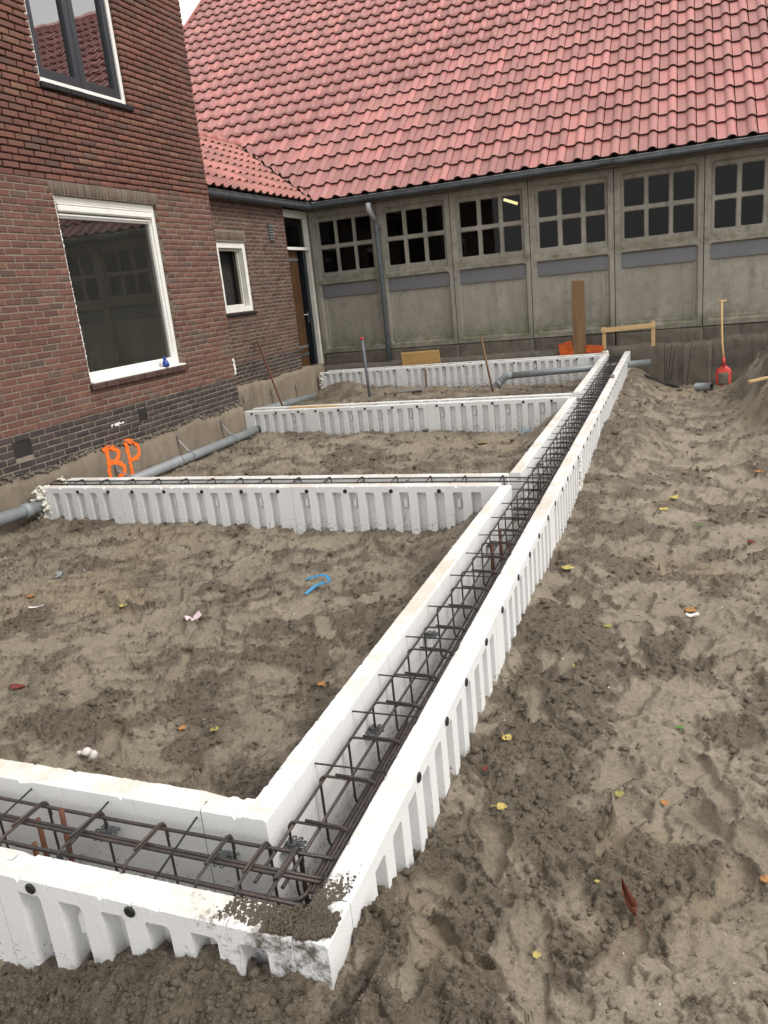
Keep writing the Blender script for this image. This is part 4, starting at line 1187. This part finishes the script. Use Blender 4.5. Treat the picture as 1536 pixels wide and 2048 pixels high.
t4 = tie_list(-6.16, -1.2, -4.6); caps(f4, 'x', t4, 13.12, -1, .352); ties(f4, 'x', t4, 13.18, 13.40, .385, .09)
# polyurethane foam filling the beam ends
def blobs(name, pts, r, parent, seed):
    rq = np.random.default_rng(seed); more = [tuple(np.array(p) + rq.normal(0, r*.45, 3)) for p in pts for q in range(2)]
    return lumps(name, list(pts) + more, r*.55, M['pur'], parent, seed, .38)
rr = np.random.default_rng(3)
blobs('pur_foam', [(-5.13+rr.uniform(-.10, .04), 5.0+rr.uniform(-.05, .06), z) for z in np.arange(.12, .40, .009) for q in range(2)], .030, f2, 1)
blobs('pur_foam', [(-5.18+rr.uniform(-.03, .05), 5.30+rr.uniform(-.03, .06), .33+rr.uniform(0, .08)) for q in range(16)], .026, f2, 2)
blobs('pur_foam', [(-6.17+rr.uniform(-.03, .02), 13.13+rr.uniform(-.03, .03), z) for z in np.arange(.1, .39, .012)], .03, f4, 3)
blobs('pur_foam', [(LX1+rr.uniform(-.004, .010), 5.95+rr.uniform(-.05, .05), z) for z in np.arange(.10, .36, .012)], .017, fl_, 4)
blobs('pur_foam', [(LX0+.03+rr.uniform(-.04, .04), 13.33+rr.uniform(-.05, .05), .38+rr.uniform(-.04, .05)) for z in range(26)], .035, fl_, 5)

# ------------------------------------------------------------------ reinforcement
def stirrup_pts(w, h, r=.028):
    """closed link in the (a,z) plane, with an overlapping top leg"""
    return bend([(-w/2+.055, 0.010), (w/2, .006), (w/2, -h), (-w/2, -h), (-w/2, 0), (w/2, 0), (w/2+.004, -.055)], r, 4)
def cage(name, loc, axis, a0, a1, c, w, h, ztop, pitch, label, nbar=3, first=None, rb=.0054, rs=.0042, doubled=(), tall=True):
    t = thing(name, loc, label, 'rebar cage', 'rebar cages in the formwork')
    at = first if first is not None else a0 + .05
    P = stirrup_pts(w, h); V, F = tubevf([(p[0], 0.0, p[1]) for p in P], rs, 6)
    me = mesh('stirrup', V, F, True); me.materials.append(M['steel'])
    while at < a1 - .03:
        mt = Matrix.Translation((c + random.uniform(-.004, .004), at, ztop)) if axis == 'y' else Matrix.Translation((at, c, ztop)) @ Matrix.Rotation(math.pi/2, 4, 'Z')
        mt = mt @ Matrix.Rotation(random.uniform(-.03, .03), 4, 'Z') @ Matrix.Rotation(random.uniform(-.02, .02), 4, 'X')
        inst('stirrup', me, t, mt); at += pitch + random.uniform(-.008, .008)
    for zz in (ztop - .0105, ztop - h + .0105):
        for k in range(nbar):
            off = (-w/2+.012) + k*(w-.024)/(nbar-1)
            for dd in ((0, .013) if (k in doubled and zz > ztop-.05) else (0,)):
                mb = MB(); pts = []
                for a in np.arange(a0, a1+.2, .4):
                    a = min(a, a1); q = c + off + dd + .003*math.sin(a*2.3+k); pts.append((q, a, zz+.002*math.sin(a*3.1+k)) if axis == 'y' else (a, q, zz+.002*math.sin(a*3.1+k)))
                mb.tube(pts, rb, 6); mb.build('long_bar', M['steel'], t, True)
    return t
cg = cage('rebar_cage', (-.91, 7.0, .05), 'y', 1.36, 13.25, -.912, .186, .262, .352, .2155, 'long steel rebar cage lying in the long foam beam', first=1.582, doubled=(2,))
cf = cage('rebar_cage', (-1.8, 1.39, .05), 'x', -5.1, -.82, 1.392, .186, .255, .362, .2155, 'short steel rebar cage lying in the front foam beam', first=-4.81+.0, doubled=(1,))
c2 = cage('rebar_cage', (-3.1, 5.17, .05), 'x', -5.2, -.76, 5.178, .14, .26, .405, .268, 'steel rebar cage lying in the middle cross beam', nbar=2)
c3 = cage('rebar_cage', (-3.1, 8.93, .05), 'x', -5.2, -.76, 8.938, .13, .24, .350, .268, 'steel rebar cage sunk inside the second cross beam', nbar=2)
for k, (z, q) in enumerate(((.338, 0), (.13, .01))):      # bars that turn the corner from one cage into the other
    mb = MB(); mb.tube(bend([(-1.75+q*3, 1.325+q, z), (-.845+q, 1.325+q, z), (-.845+q, 2.15-q*4, z)], .05), .0056, 7); mb.build('corner_bar', M['steel'], cf, True)
for k, x in enumerate((-1.02, -.93)):
    P_ = stirrup_pts(.186, .255); mb = MB(); mb.tube([(x+.004*i_/len(P_), 1.392+p_[0], .360+p_[1]) for i_, p_ in enumerate(P_)], .0045, 6); mb.build('stirrup', M['steel'], cf, True)
def spacer(parent, p, r=.037):
    mb = MB(); K = 10
    for k in range(K):
        a = 2*math.pi*k/K; c_, s_ = math.cos(a), math.sin(a)
        loop = [(p[0]+r*.34*c_, p[1]+r*.34*s_, p[2])]
        for (rad_, da) in ((.72, -.20), (1.0, -.13), (1.06, 0), (1.0, .13), (.72, .20)):
            loop.append((p[0]+r*rad_*math.cos(a+da), p[1]+r*rad_*math.sin(a+da), p[2]))
        mb.tube(loop, .0028, 5, closed=True)
    mb.tube([(p[0], p[1], p[2]-.012), (p[0], p[1], p[2]+.012)], r*.36, 10); mb.build('spacer_wheel', M['spacer'], parent)
for p in ((-1.010, 2.235, .235), (-1.010, 2.95, .27), (-1.008, 1.585, .265), (-1.012, 4.2, .25), (-1.012, 6.0, .30)): spacer(cg, p)
for p in ((-1.578, 1.485, .285), (-1.17, 1.485, .275)): spacer(cf, p)
# rusty starter bars that rise out of the piles
def bar(name, a, b, r, mat, label, cat='steel bar', group=None):
    mb = MB(); mb.tube([a, tuple((np.array(a)+np.array(b))/2 + rng.uniform(-.004, .004, 3)), b], r, 7); o = mb.build(name, mat, None, True); return tag(o, label, cat, group)
sb = [((-1.86, 1.33, .03), (-1.84, 1.33, .335)), ((-1.80, 1.44, .03), (-1.785, 1.44, .33)), ((-1.71, 1.45, .03), (-1.695, 1.45, .37)), ((-1.715, 1.34, .03), (-1.70, 1.34, .34))]
sl_ = ['short rusty bar end standing left in the front beam', 'pale mortar-smeared bar end standing in the front beam', 'tallest rusty bar end standing in the front beam', 'thick dark rusty bar end standing close to the front foam wall']
for (a, b), l_ in zip(sb, sl_): bar('starter_bar', a, b, .008, M['rust'], l_, 'steel bar', 'rusty starter bars')
for k, (x, y) in enumerate(((-.965, 4.02), (-.875, 4.05), (-.955, 4.20))):
    bar('starter_bar', (x, y, .03), (x+.004, y, .335), .009, M['rust'], ['rusty bar standing among the links of the long cage, left one', 'rusty bar standing among the links of the long cage, right one', 'rusty bar standing among the links of the long cage, rear one'][k], 'steel bar', 'rusty starter bars')
V = ICO_V*np.array([.032, .038, .035]) + rng.uniform(-.006, .006, (12, 3)) + np.array([-.805, 1.66, .315])
V2 = ICO_V*np.array([.018, .020, .018]) + np.array([-.800, 1.63, .285])
o = obj('stone', np.concatenate([V]), ICO_F, M['stone'], None, True); tag(o, 'grey pebble wedged between the rebar and the long foam wall', 'stone')

# ------------------------------------------------------------------ sewer pipes
pp = thing('sewer_pipe', (-5.17, 6.5, .2), 'grey plastic sewer pipe running along the house foundation through the cross beams', 'pipe')
def pipe(name, pts, r, parent, mat=None, hollow=False, n=16):
    mb = MB(); V, F = tubevf(pts, r, n, cap=not hollow); mb.add(V, F)
    if hollow: mb.add(*(lambda q: (q[0], [f[::-1] for f in q[1]]))(tubevf(pts, r-.004, n, cap=False)))
    if hollow:
        k = len(V); m = len(pts)
        mb.F += [(i, (i+1) % n, k+(i+1) % n, k+i) for i in range(n)] + [((m-1)*n+i, k+(m-1)*n+i, k+(m-1)*n+(i+1) % n, (m-1)*n+(i+1) % n) for i in range(n)]
    return mb.build(name, mat or M['pvc'], parent, True)
pz = lambda y: .258 - (y-4.53)*.034 if y < 5.2 else .147
pipe('pipe_run', [(-5.165, 2.6, pz(2.6)), (-5.165, 5.06, pz(5.06))], .055, pp)
pipe('pipe_run', [(-5.165, 5.30, pz(5.3)), (-5.165, 8.83, pz(8.83))], .055, pp)
pipe('pipe_run', [(-6.03, 9.12, .19), (-6.03, 12.75, .05)], .0585, pp)
for y in (4.78, 6.98): pipe('socket', [(-5.165, y, pz(y)), (-5.165, y+.07, pz(y+.07))], .064, pp)
for y, x0, xw in ((6.15, -5.165, HX+.055), (7.25, -5.165, HX+.055), (8.18, -5.165, HX+.055), (10.4, -6.03, AX+.05), (11.3, -6.03, AX+.05), (12.2, -6.03, AX+.05)):
    z = pz(y) if x0 > -5.5 else .19-(y-9.12)*.0386
    mb = MB()
    top_ = .12 if abs(y-6.15) < .01 else .20
    strap = bend([(xw, y, z+top_), (x0-.02, y+.015, z+.072), (x0+.05, y+.02, z+.045), (x0+.064, y+.02, z-.02)], .03)
    for i in range(len(strap)-1):
        a, b = np.array(strap[i]), np.array(strap[i+1]); d = (b-a)/2; nn = np.cross(d, [0, 1.0, 0]); nn = nn/np.linalg.norm(nn)*.0015
        mb.obox((a+b)/2, d*1.05, (0, .014, 0), nn)
    mb.obox((xw+.002, y, z+top_+.01), (.002, 0, 0), (0, .014, 0), (0, 0, .05)); mb.build('pipe_hanger', M['galv'], pp)
ep = thing('drain_pipe', (-1.5, 12.6, .2), 'grey plastic pipe with an elbow passing through the far end of the long beam', 'pipe')
pipe('pipe_run', [(-2.52, 12.60, .205), (-1.02, 12.60, .262)], .052, ep); pipe('pipe_run', [(-1.0, 12.60, .262), (-.35, 12.60, .288)], .052, ep, hollow=True)
pipe('elbow', bend([(-2.50, 12.60, .205), (-2.60, 12.60, .200), (-2.80, 12.60, .03), (-2.90, 12.60, -.06)], .09), .058, ep)
pipe('socket', [(-2.70, 12.60, .115), (-2.75, 12.60, .072)], .063, ep)
pc = thing('pipe_offcut', (.40, 12.1, -.05), 'short grey pipe offcut lying on the mud by the shovel', 'pipe')
zz = gz(.40, 12.05)+.060
pipe('pipe_wall', [(.285, 12.15, zz), (.49, 12.02, zz+.012)], .060, pc, hollow=True)
up = thing('standing_pipe', (-4.86, 12.1, 0), 'thin grey upright pipe with a red cap in the far bay', 'pipe')
pipe('pipe_run', [(-4.83, 12.1, gz(-4.83, 12.1)-.15), (-4.868, 12.1, 1.00)], .024, up, M['pvc_dark']); pipe('red_cap', [(-4.868, 12.1, .995), (-4.869, 12.1, 1.035)], .028, up, M['red'])

# ------------------------------------------------------------------ tools, timber and loose things
o = bar('stick', (-2.74, 12.25, gz(-2.74, 12.25)-.1), (-2.90, 12.25, .90), .017, M['oldwood'], 'thin brown stick stuck upright in the far bay', 'stick')
o = bar('rusty_rod', (-5.28, 9.9, .12), (-6.255, 11.08, 1.165), .015, M['rust'], 'long rusty rod leaning against the annex wall', 'rod')
mb = MB(); mb.obox((-4.335, 13.535, .475), (.362, 0, .004), (0, .009, .003), (-.004, -.02, .145), .002); tag(mb.build('plywood_board', M['ply']), 'yellow plywood board leaning behind the farthest foam beam', 'board')
mb = MB()
for k, (dx, z1_) in enumerate(((0, 1.590),)):
    mb.obox((-1.520, 13.525, .93), (.103, 0, -.004), (0, .022, 0), (.002, -.008, .655), .004)
tag(mb.build('timber_post', M['oldwood']), 'tall brown timber plank standing upright against the barn wall', 'plank')
mb = MB(); mb.obox((-1.74, 13.50, .47), (.11, 0, .03), (0, .008, 0), (-.02, 0, .13), .003); ob = mb.build('orange_board', M['orange']); tag(ob, 'rust orange board behind the foam beam, left of the plank', 'board')
mb = MB(); mb.obox((-1.27, 13.50, .455), (.15, 0, -.018), (0, .008, 0), (.0, 0, .065), .003); tag(mb.build('orange_board', M['orange']), 'narrow rust orange board behind the foam beam, right of the plank', 'board')
bb = thing('batter_board', (-.72, 13.52, .46), 'small pine batter board frame on the barn ledge', 'frame')
for x, zt in ((-1.115, .80), (-.345, .845)):
    mb = MB(); mb.box((x-.030, 13.50, .44), (x+.030, 13.525, zt), .003); mb.build('stake', M['pine'], bb)
mb = MB(); mb.obox((-.735, 13.485, .765), (.425, 0, .012), (0, .010, 0), (-.001, 0, .036), .003); mb.build('cross_rail', M['pine'], bb)
sh = thing('shovel', (.67, 13.1, -.1), 'red bladed shovel with a wooden T handle leaning on the foundation', 'shovel')
mb = MB(); mb.tube([(.665, 13.42, 1.06), (.668, 13.33, .75), (.675, 13.24, .45), (.700, 13.14, .19)], .0165, 10); mb.build('shaft', M['pine'], sh, True)
mb = MB(); mb.tube([(.600, 13.42, 1.065), (.73, 13.42, 1.072)], .017, 8); mb.build('handle', M['pine'], sh, True)
mb = MB(); mb.tube([(.697, 13.15, .24), (.700, 13.12, .10)], [.019, .024], 10); mb.build('socket', M['red'], sh, True)
V = []; F = []
for i in range(9):
    t = i/8; w = .030 + .085*min(1, t*3.2)**.6 - .012*t*t; z = .125 - t*.30; y = 13.125 - t*.06
    for j in range(9):
        s = j/4-1; V.append((.700+s*w + .0, y + .030*s*s - .012*t, z - .018*(1-s*s)*(t > .9) + .02*abs(s)**3*(t < .25)*-1))
for i in range(8):
    for j in range(8): F.append((i*9+j, i*9+j+1, (i+1)*9+j+1, (i+1)*9+j))
bl = obj('blade', V, F, M['red'], sh, True); bl.modifiers.new('t', 'SOLIDIFY').thickness = .004
V = []; F = []
for i in range(7):
    t = .40 + i/6*.60; w = (.030 + .085*min(1, t*3.2)**.6 - .012*t*t)*.70; z = .125 - t*.30; y = 13.125 - t*.06
    for j in range(7):
        s = j/3-1; V.append((.695+s*w*(.75+.25*t)*(1+.12*math.sin(i*2.1+j)), y + .030*s*s*.5 - .016, z))
for i in range(6):
    for j in range(6): F.append((i*7+j, i*7+j+1, (i+1)*7+j+1, (i+1)*7+j))
ms = obj('mud', V, F, M['plinth'], sh, True); ms.modifiers.new('t', 'SOLIDIFY').thickness = .006
for k, (xa, xb, zt, y) in enumerate(((-.17, -.075, .50, 13.22), (.11, .215, .49, 13.20), (-.125, -.03, .43, 13.26))):
    mb = MB(); zb = -.18; ln = (-.01, .005, .02)[k]
    mb.tube(bend([(xa-ln, y-.06, zb), (xa, y, zt), (xb+.02, y, zt+.015), (xb-.05, y-.05, zb)], .035), .005, 6)
    tag(mb.build('hairpin_bar', M['steel'], None, True), ['tall bent hairpin bar standing in the mud before the barn, leftmost', 'tall bent hairpin bar standing in the mud nearest the shovel', 'lower bent hairpin bar between the two tall ones'][k], 'steel bar', 'hairpin bars by the barn')
cb = thing('cable_bundle', (-.35, 12.95, -.1), 'bundle of thin black rods lying in the hole by the barn', 'rods')
for k in range(9):
    mb = MB(); y = 12.85+k*.03; mb.tube(bend([(-.60, y+.05, .10+.004*k), (-.35, y, gz(-.35, y)+.03), (-.02+.04*(k % 3), y-.05+.01*k, gz(0, y)+.02)], .1), .006, 5); mb.build('rod', M['cap'], cb, True)
mb = MB(); z0_ = gz(.86, 9.36); mb.obox((1.12, 9.44, gz(1.0, 9.4)+.09), (.36, .07, .06), (-.01, .035, 0), (0, 0, .012), .003); tag(mb.build('pine_lath', M['pine']), 'pale pine lath sticking out of the soil heap', 'lath')
mb = MB(); mb.obox((-4.33, 8.86, .411), (.33, 0, 0), (0, .022, 0), (0, 0, .010), .002); tag(mb.build('wooden_lath', M['pine']), 'flat wooden lath lying on the second foam cross beam', 'lath')
mb = MB(); mb.obox((-4.13, 13.10, .14), (.013, 0, 0), (0, .010, 0), (.003, 0, .20), .002); tag(mb.build('wooden_peg', M['oldwood']), 'thin brown peg standing before the farthest foam beam', 'peg')
mb = MB(); z = gz(-4.25, 12.55); mb.obox((-4.25, 12.55, z+.02), (.21, .03, .01), (-.04, .13, 0), (0, 0, .012), .003); tag(mb.build('paving_slab', M['stone']), 'flat grey slab lying in the mud of the far bay', 'slab')
mb = MB(); mb.box((-.775, 10.16, .401), (-.725, 10.23, .440), .004); tag(mb.build('wood_block', M['stone']), 'small grey block standing on the long foam beam near its far end', 'block')
# spray bottle on the sill
bt = thing('spray_bottle', (-5.285, 7.26, 1.17), 'blue spray bottle standing on the sill of the picture window', 'bottle')
mb = MB(); mb.tube([(-5.31, 7.30, 1.170), (-5.31, 7.30, 1.205), (-5.31, 7.30, 1.235), (-5.31, 7.30, 1.252)], [.040, .038, .024, .012], 12); mb.build('bottle_body', M['bluebottle'], bt, True)
mb = MB(); mb.box((-5.325, 7.27, 1.252), (-5.295, 7.315, 1.275), .005); mb.obox((-5.31, 7.275, 1.24), (.004, 0, 0), (0, .004, .0), (0, .006, .022)); mb.build('trigger', M['bluebottle'], bt)
# blue strapping
def strap_(name, pts, w, label):
    P = []
    for i, (x, y, dz) in enumerate(pts): P.append((x, y, gz(x, y)+.012+dz))
    V = []; F = []
    Q = bend(P, .08, 5)
    for i, q in enumerate(Q):
        t = np.array(Q[min(i+1, len(Q)-1)])-np.array(Q[max(i-1, 0)]); t /= np.linalg.norm(t)+1e-9; n_ = np.array([-t[1], t[0], .25])*w
        V += [tuple(q-n_), tuple(q+n_), tuple(q+n_+np.array([0, 0, .0025])), tuple(q-n_+np.array([0, 0, .0025]))]
    for i in range(len(Q)-1):
        for k in range(4): F.append((i*4+k, i*4+(k+1) % 4, i*4+4+(k+1) % 4, i*4+4+k))
    tag(obj(name, V, F, M['blue']), label, 'strap', 'blue strapping')
strap_('blue_strap', [(-2.194, 4.081, 0), (-2.074, 4.11, .03), (-2.005, 4.05, .02), (-2.024, 3.925, .01)], .010, 'curled blue plastic strap lying on the mud, upper piece')
strap_('blue_strap', [(-2.054, 3.789, 0), (-2.033, 3.89, .015), (-1.985, 3.92, .03)], .010, 'short blue plastic strap lying on the mud, lower piece')
strap_('blue_strap', [(-1.613, 8.50, .02), (-1.544, 8.60, .03), (-1.505, 8.40, .01), (-1.601, 8.33, .02)], .008, 'thin curled blue strap below the second cross beam')
# fallen leaves
def leafmat(n_, c):
    m, b = newmat(n_, .55, c, .4); p = wpos(m); n1 = noise(m, p, 60, 4, .6)
    L(m, mixc(m, mapr(m, n1, .4, .7), c, tuple(x*.55 for x in c)), b.inputs['Base Color']); return m
LM = {'yellow': leafmat('yellow_leaf', (.50,.40,.12)), 'lime': leafmat('lime_leaf', (.32,.29,.08)), 'green': leafmat('green_leaf', (.09,.20,.03)),
      'orange': leafmat('orange_leaf', (.38,.18,.06)), 'brown': leafmat('brown_leaf', (.15,.045,.022)), 'red': leafmat('red_leaf', (.17,.035,.025))}
def leaf(x, y, size, c, label, curl=.25, rz=None, stem=True, narrow=1.0):
    rz = random.uniform(0, 6.28) if rz is None else rz
    t = thing('fallen_leaf', (x, y, gz(x, y)), label, 'leaf', 'fallen leaves on the mud')
    base = np.array([x, y, max(gz(x, y), gz(x+size*.3, y), gz(x-size*.3, y))+.006]); V = []; F = []; nn = 9
    c_, s_ = math.cos(rz), math.sin(rz); tilt = random.uniform(-.15, .25)
    P = lambda u, v, w: tuple(base + np.array([u*c_-v*s_, u*s_+v*c_, w]))
    for i in range(nn):
        q = i/(nn-1); wv = size*.50*narrow*(math.sin(math.pi*q**.72)**.85)*(1+.10*math.sin(i*2.7)) + .0006
        for s in (-1, -.45, 0, .45, 1):
            V.append(P((q-.5)*size, s*wv, curl*size*(.35*s*s + .45*(q-.45)**2*2) + .002*math.sin(i*1.9+s*4) + tilt*(q-.5)*size*.4))
    for i in range(nn-1):
        for k in range(4): F.append((i*5+k, i*5+k+1, i*5+6+k, i*5+5+k))
    b = obj('blade', V, F, LM[c], t, True); md = b.modifiers.new('t', 'SOLIDIFY'); md.thickness = .0008
    if stem:
        mb = MB(); mb.tube([P(-size*.5, 0, curl*size*.2+.001), P(-size*.75, size*.05, .006), P(-size*1.02, size*.02, .004)], .0013, 5); mb.build('stem', LM[c], t)
leaves = [
 (-.58, 4.246, .085, 'yellow', 'large yellow leaf lying close beside the long foam beam'), (-.289, 3.471, .045, 'lime', 'small lime green leaf on the path, alone in the middle'),
 (-.394, 3.094, .06, 'lime', 'curled pale leaf on the path below the foam beam'), (.077, 3.888, .07, 'orange', 'crumpled orange leaf beside a pale scrap on the path'),
 (.002, 6.098, .09, 'yellow', 'pale yellow leaf on the far path, the upper of two'), (-.072, 5.722, .08, 'yellow', 'pale yellow leaf on the far path, the lower of two'),
 (.09, 6.906, .06, 'orange', 'small orange leaf farthest along the path'), (.645, 6.858, .11, 'orange', 'bright orange leaf by the foot of the soil heap'),
 (.45, 5.082, .06, 'red', 'dark red leaf at the right of the path'), (.163, 5.295, .045, 'green', 'small green leaf on the far path'),
 (-.566, 2.421, .045, 'yellow', 'yellow leaf with a stalk close to the foam beam, upper of two'), (-.505, 2.028, .042, 'yellow', 'yellow leaf with a stalk close to the foam beam, lower of two'),
 (-.163, 2.261, .040, 'lime', 'olive green leaf with a long stalk on the near path'), (-.022, 2.257, .032, 'orange', 'little tan leaf beside the olive one on the near path'),
 (.025, 2.715, .034, 'green', 'bright green leaf scrap on the path'), (-.604, 2.228, .028, 'red', 'tiny red leaf scrap beside the foam beam'),
 (-.319, 1.536, .026, 'yellow', 'tiny yellow leaf near the bottom of the picture'), (-.198, 1.847, .016, 'yellow', 'yellow speck of leaf above the red-brown one'),
 (.248, 2.009, .040, 'orange', 'orange leaf scrap at the right edge of the near path'),
 (-3.876, 3.487, .06, 'orange', 'orange leaf in the first bay near the grey strip'), (-3.142, 3.474, .055, 'yellow', 'yellow leaf in the first bay left of the pink scrap'),
 (-1.975, 2.388, .045, 'orange', 'orange leaf in the first bay near the front, left of the yellow one'), (-1.799, 2.371, .045, 'lime', 'yellow green leaf in the first bay near the front'),
 (-1.988, 8.184, .13, 'lime', 'yellow green leaf in the second bay'), (-1.50, 2.80, .05, 'orange', 'orange leaf beside a dark hole by the long beam')]
for (x, y, s, c, l_) in leaves: leaf(x, y, s*.85, c, l_, random.uniform(.15, .45), stem=s > .035)
leaf(-.11, 1.794, .105, 'brown', 'long curled red-brown leaf on the near path', .8, 2.0, True, .27)
leaf(-3.004, 2.502, .09, 'red', 'dark red-brown leaf at the left edge of the first bay', .4, .1, True, .5)
# scraps
def scrap(name, x, y, a, b, mat, label, cat, rz=0.0, fold=.3):
    z = gz(x, y)+.012; c_, s_ = math.cos(rz), math.sin(rz); V = []; F = []
    for i in range(5):
        for j in range(4):
            u = (i/4-.5)*a; v = (j/3-.5)*b*(1+.2*math.sin(i*2.2)); w = fold*a*abs(i/4-.45) + random.uniform(-.004, .004)
            V.append((x+u*c_-v*s_, y+u*s_+v*c_, z+w))
    for i in range(4):
        for j in range(3): F.append((i*4+j, i*4+j+1, i*4+5+j, i*4+4+j))
    o = obj(name, V, F, mat); o.modifiers.new('t', 'SOLIDIFY').thickness = .002; return tag(o, label, cat)
scrap('grey_strip', -3.926, 3.803, .13, .035, M['pvc'], 'short grey plastic strip on the mud at the left', 'strip', -.9, .1)
scrap('paper_scrap', -2.58, 3.39, .09, .075, mat_simple('pink_paper', (.66,.52,.54), .7), 'crumpled pale pink paper scrap in the first bay', 'paper', .8, .6)
scrap('white_sliver', -3.64, 3.298, .09, .018, M['paper'], 'thin white sliver on the mud at the left', 'scrap', .5, .1)
scrap('paper_scrap', .087, 3.762, .06, .03, M['paper'], 'pale scrap beside the orange leaf on the path', 'paper', .2, .3)
fc = lumps('foam_scrap', [(-2.25, 2.08, gz(-2.25, 2.08)+.015), (-2.215, 2.085, gz(-2.215, 2.085)+.018), (-2.21, 2.10, gz(-2.2, 2.1)+.024)], .021, M['paper'], None, 44, .35); tag(fc, 'broken white foam lump lying behind the front beam', 'foam')
# bits of white foam and shell strewn about
n = 230; ex = rng.uniform(-1.2, .6, n); ey = rng.uniform(1.2, 12, n)**1.0; ex = ex*(.8+.8*ey)
inb = np.zeros(n, bool)
for (x0, x1, ya, yb) in BEAMS: inb |= (ex > x0-.02) & (ex < x1+.02) & (ey > ya-.02) & (ey < yb+.02)
ex, ey = ex[~inb & (ex > -5.1)], ey[~inb & (ex > -5.1)]; eh = ground(ex, ey)[0]; er = rng.uniform(.0025, .0055, len(ex))*(.6+.14*ey)
me = clods('foam_crumbs', ex, ey, eh+er*.3, er, np.ones((len(ex), 4))); me.materials.clear(); me.materials.append(M['paper'])
o = link(bpy.data.objects.new('foam_crumbs', me)); tag(o, 'tiny white crumbs of foam and shell strewn over the mud', 'crumbs', None, 'stuff')
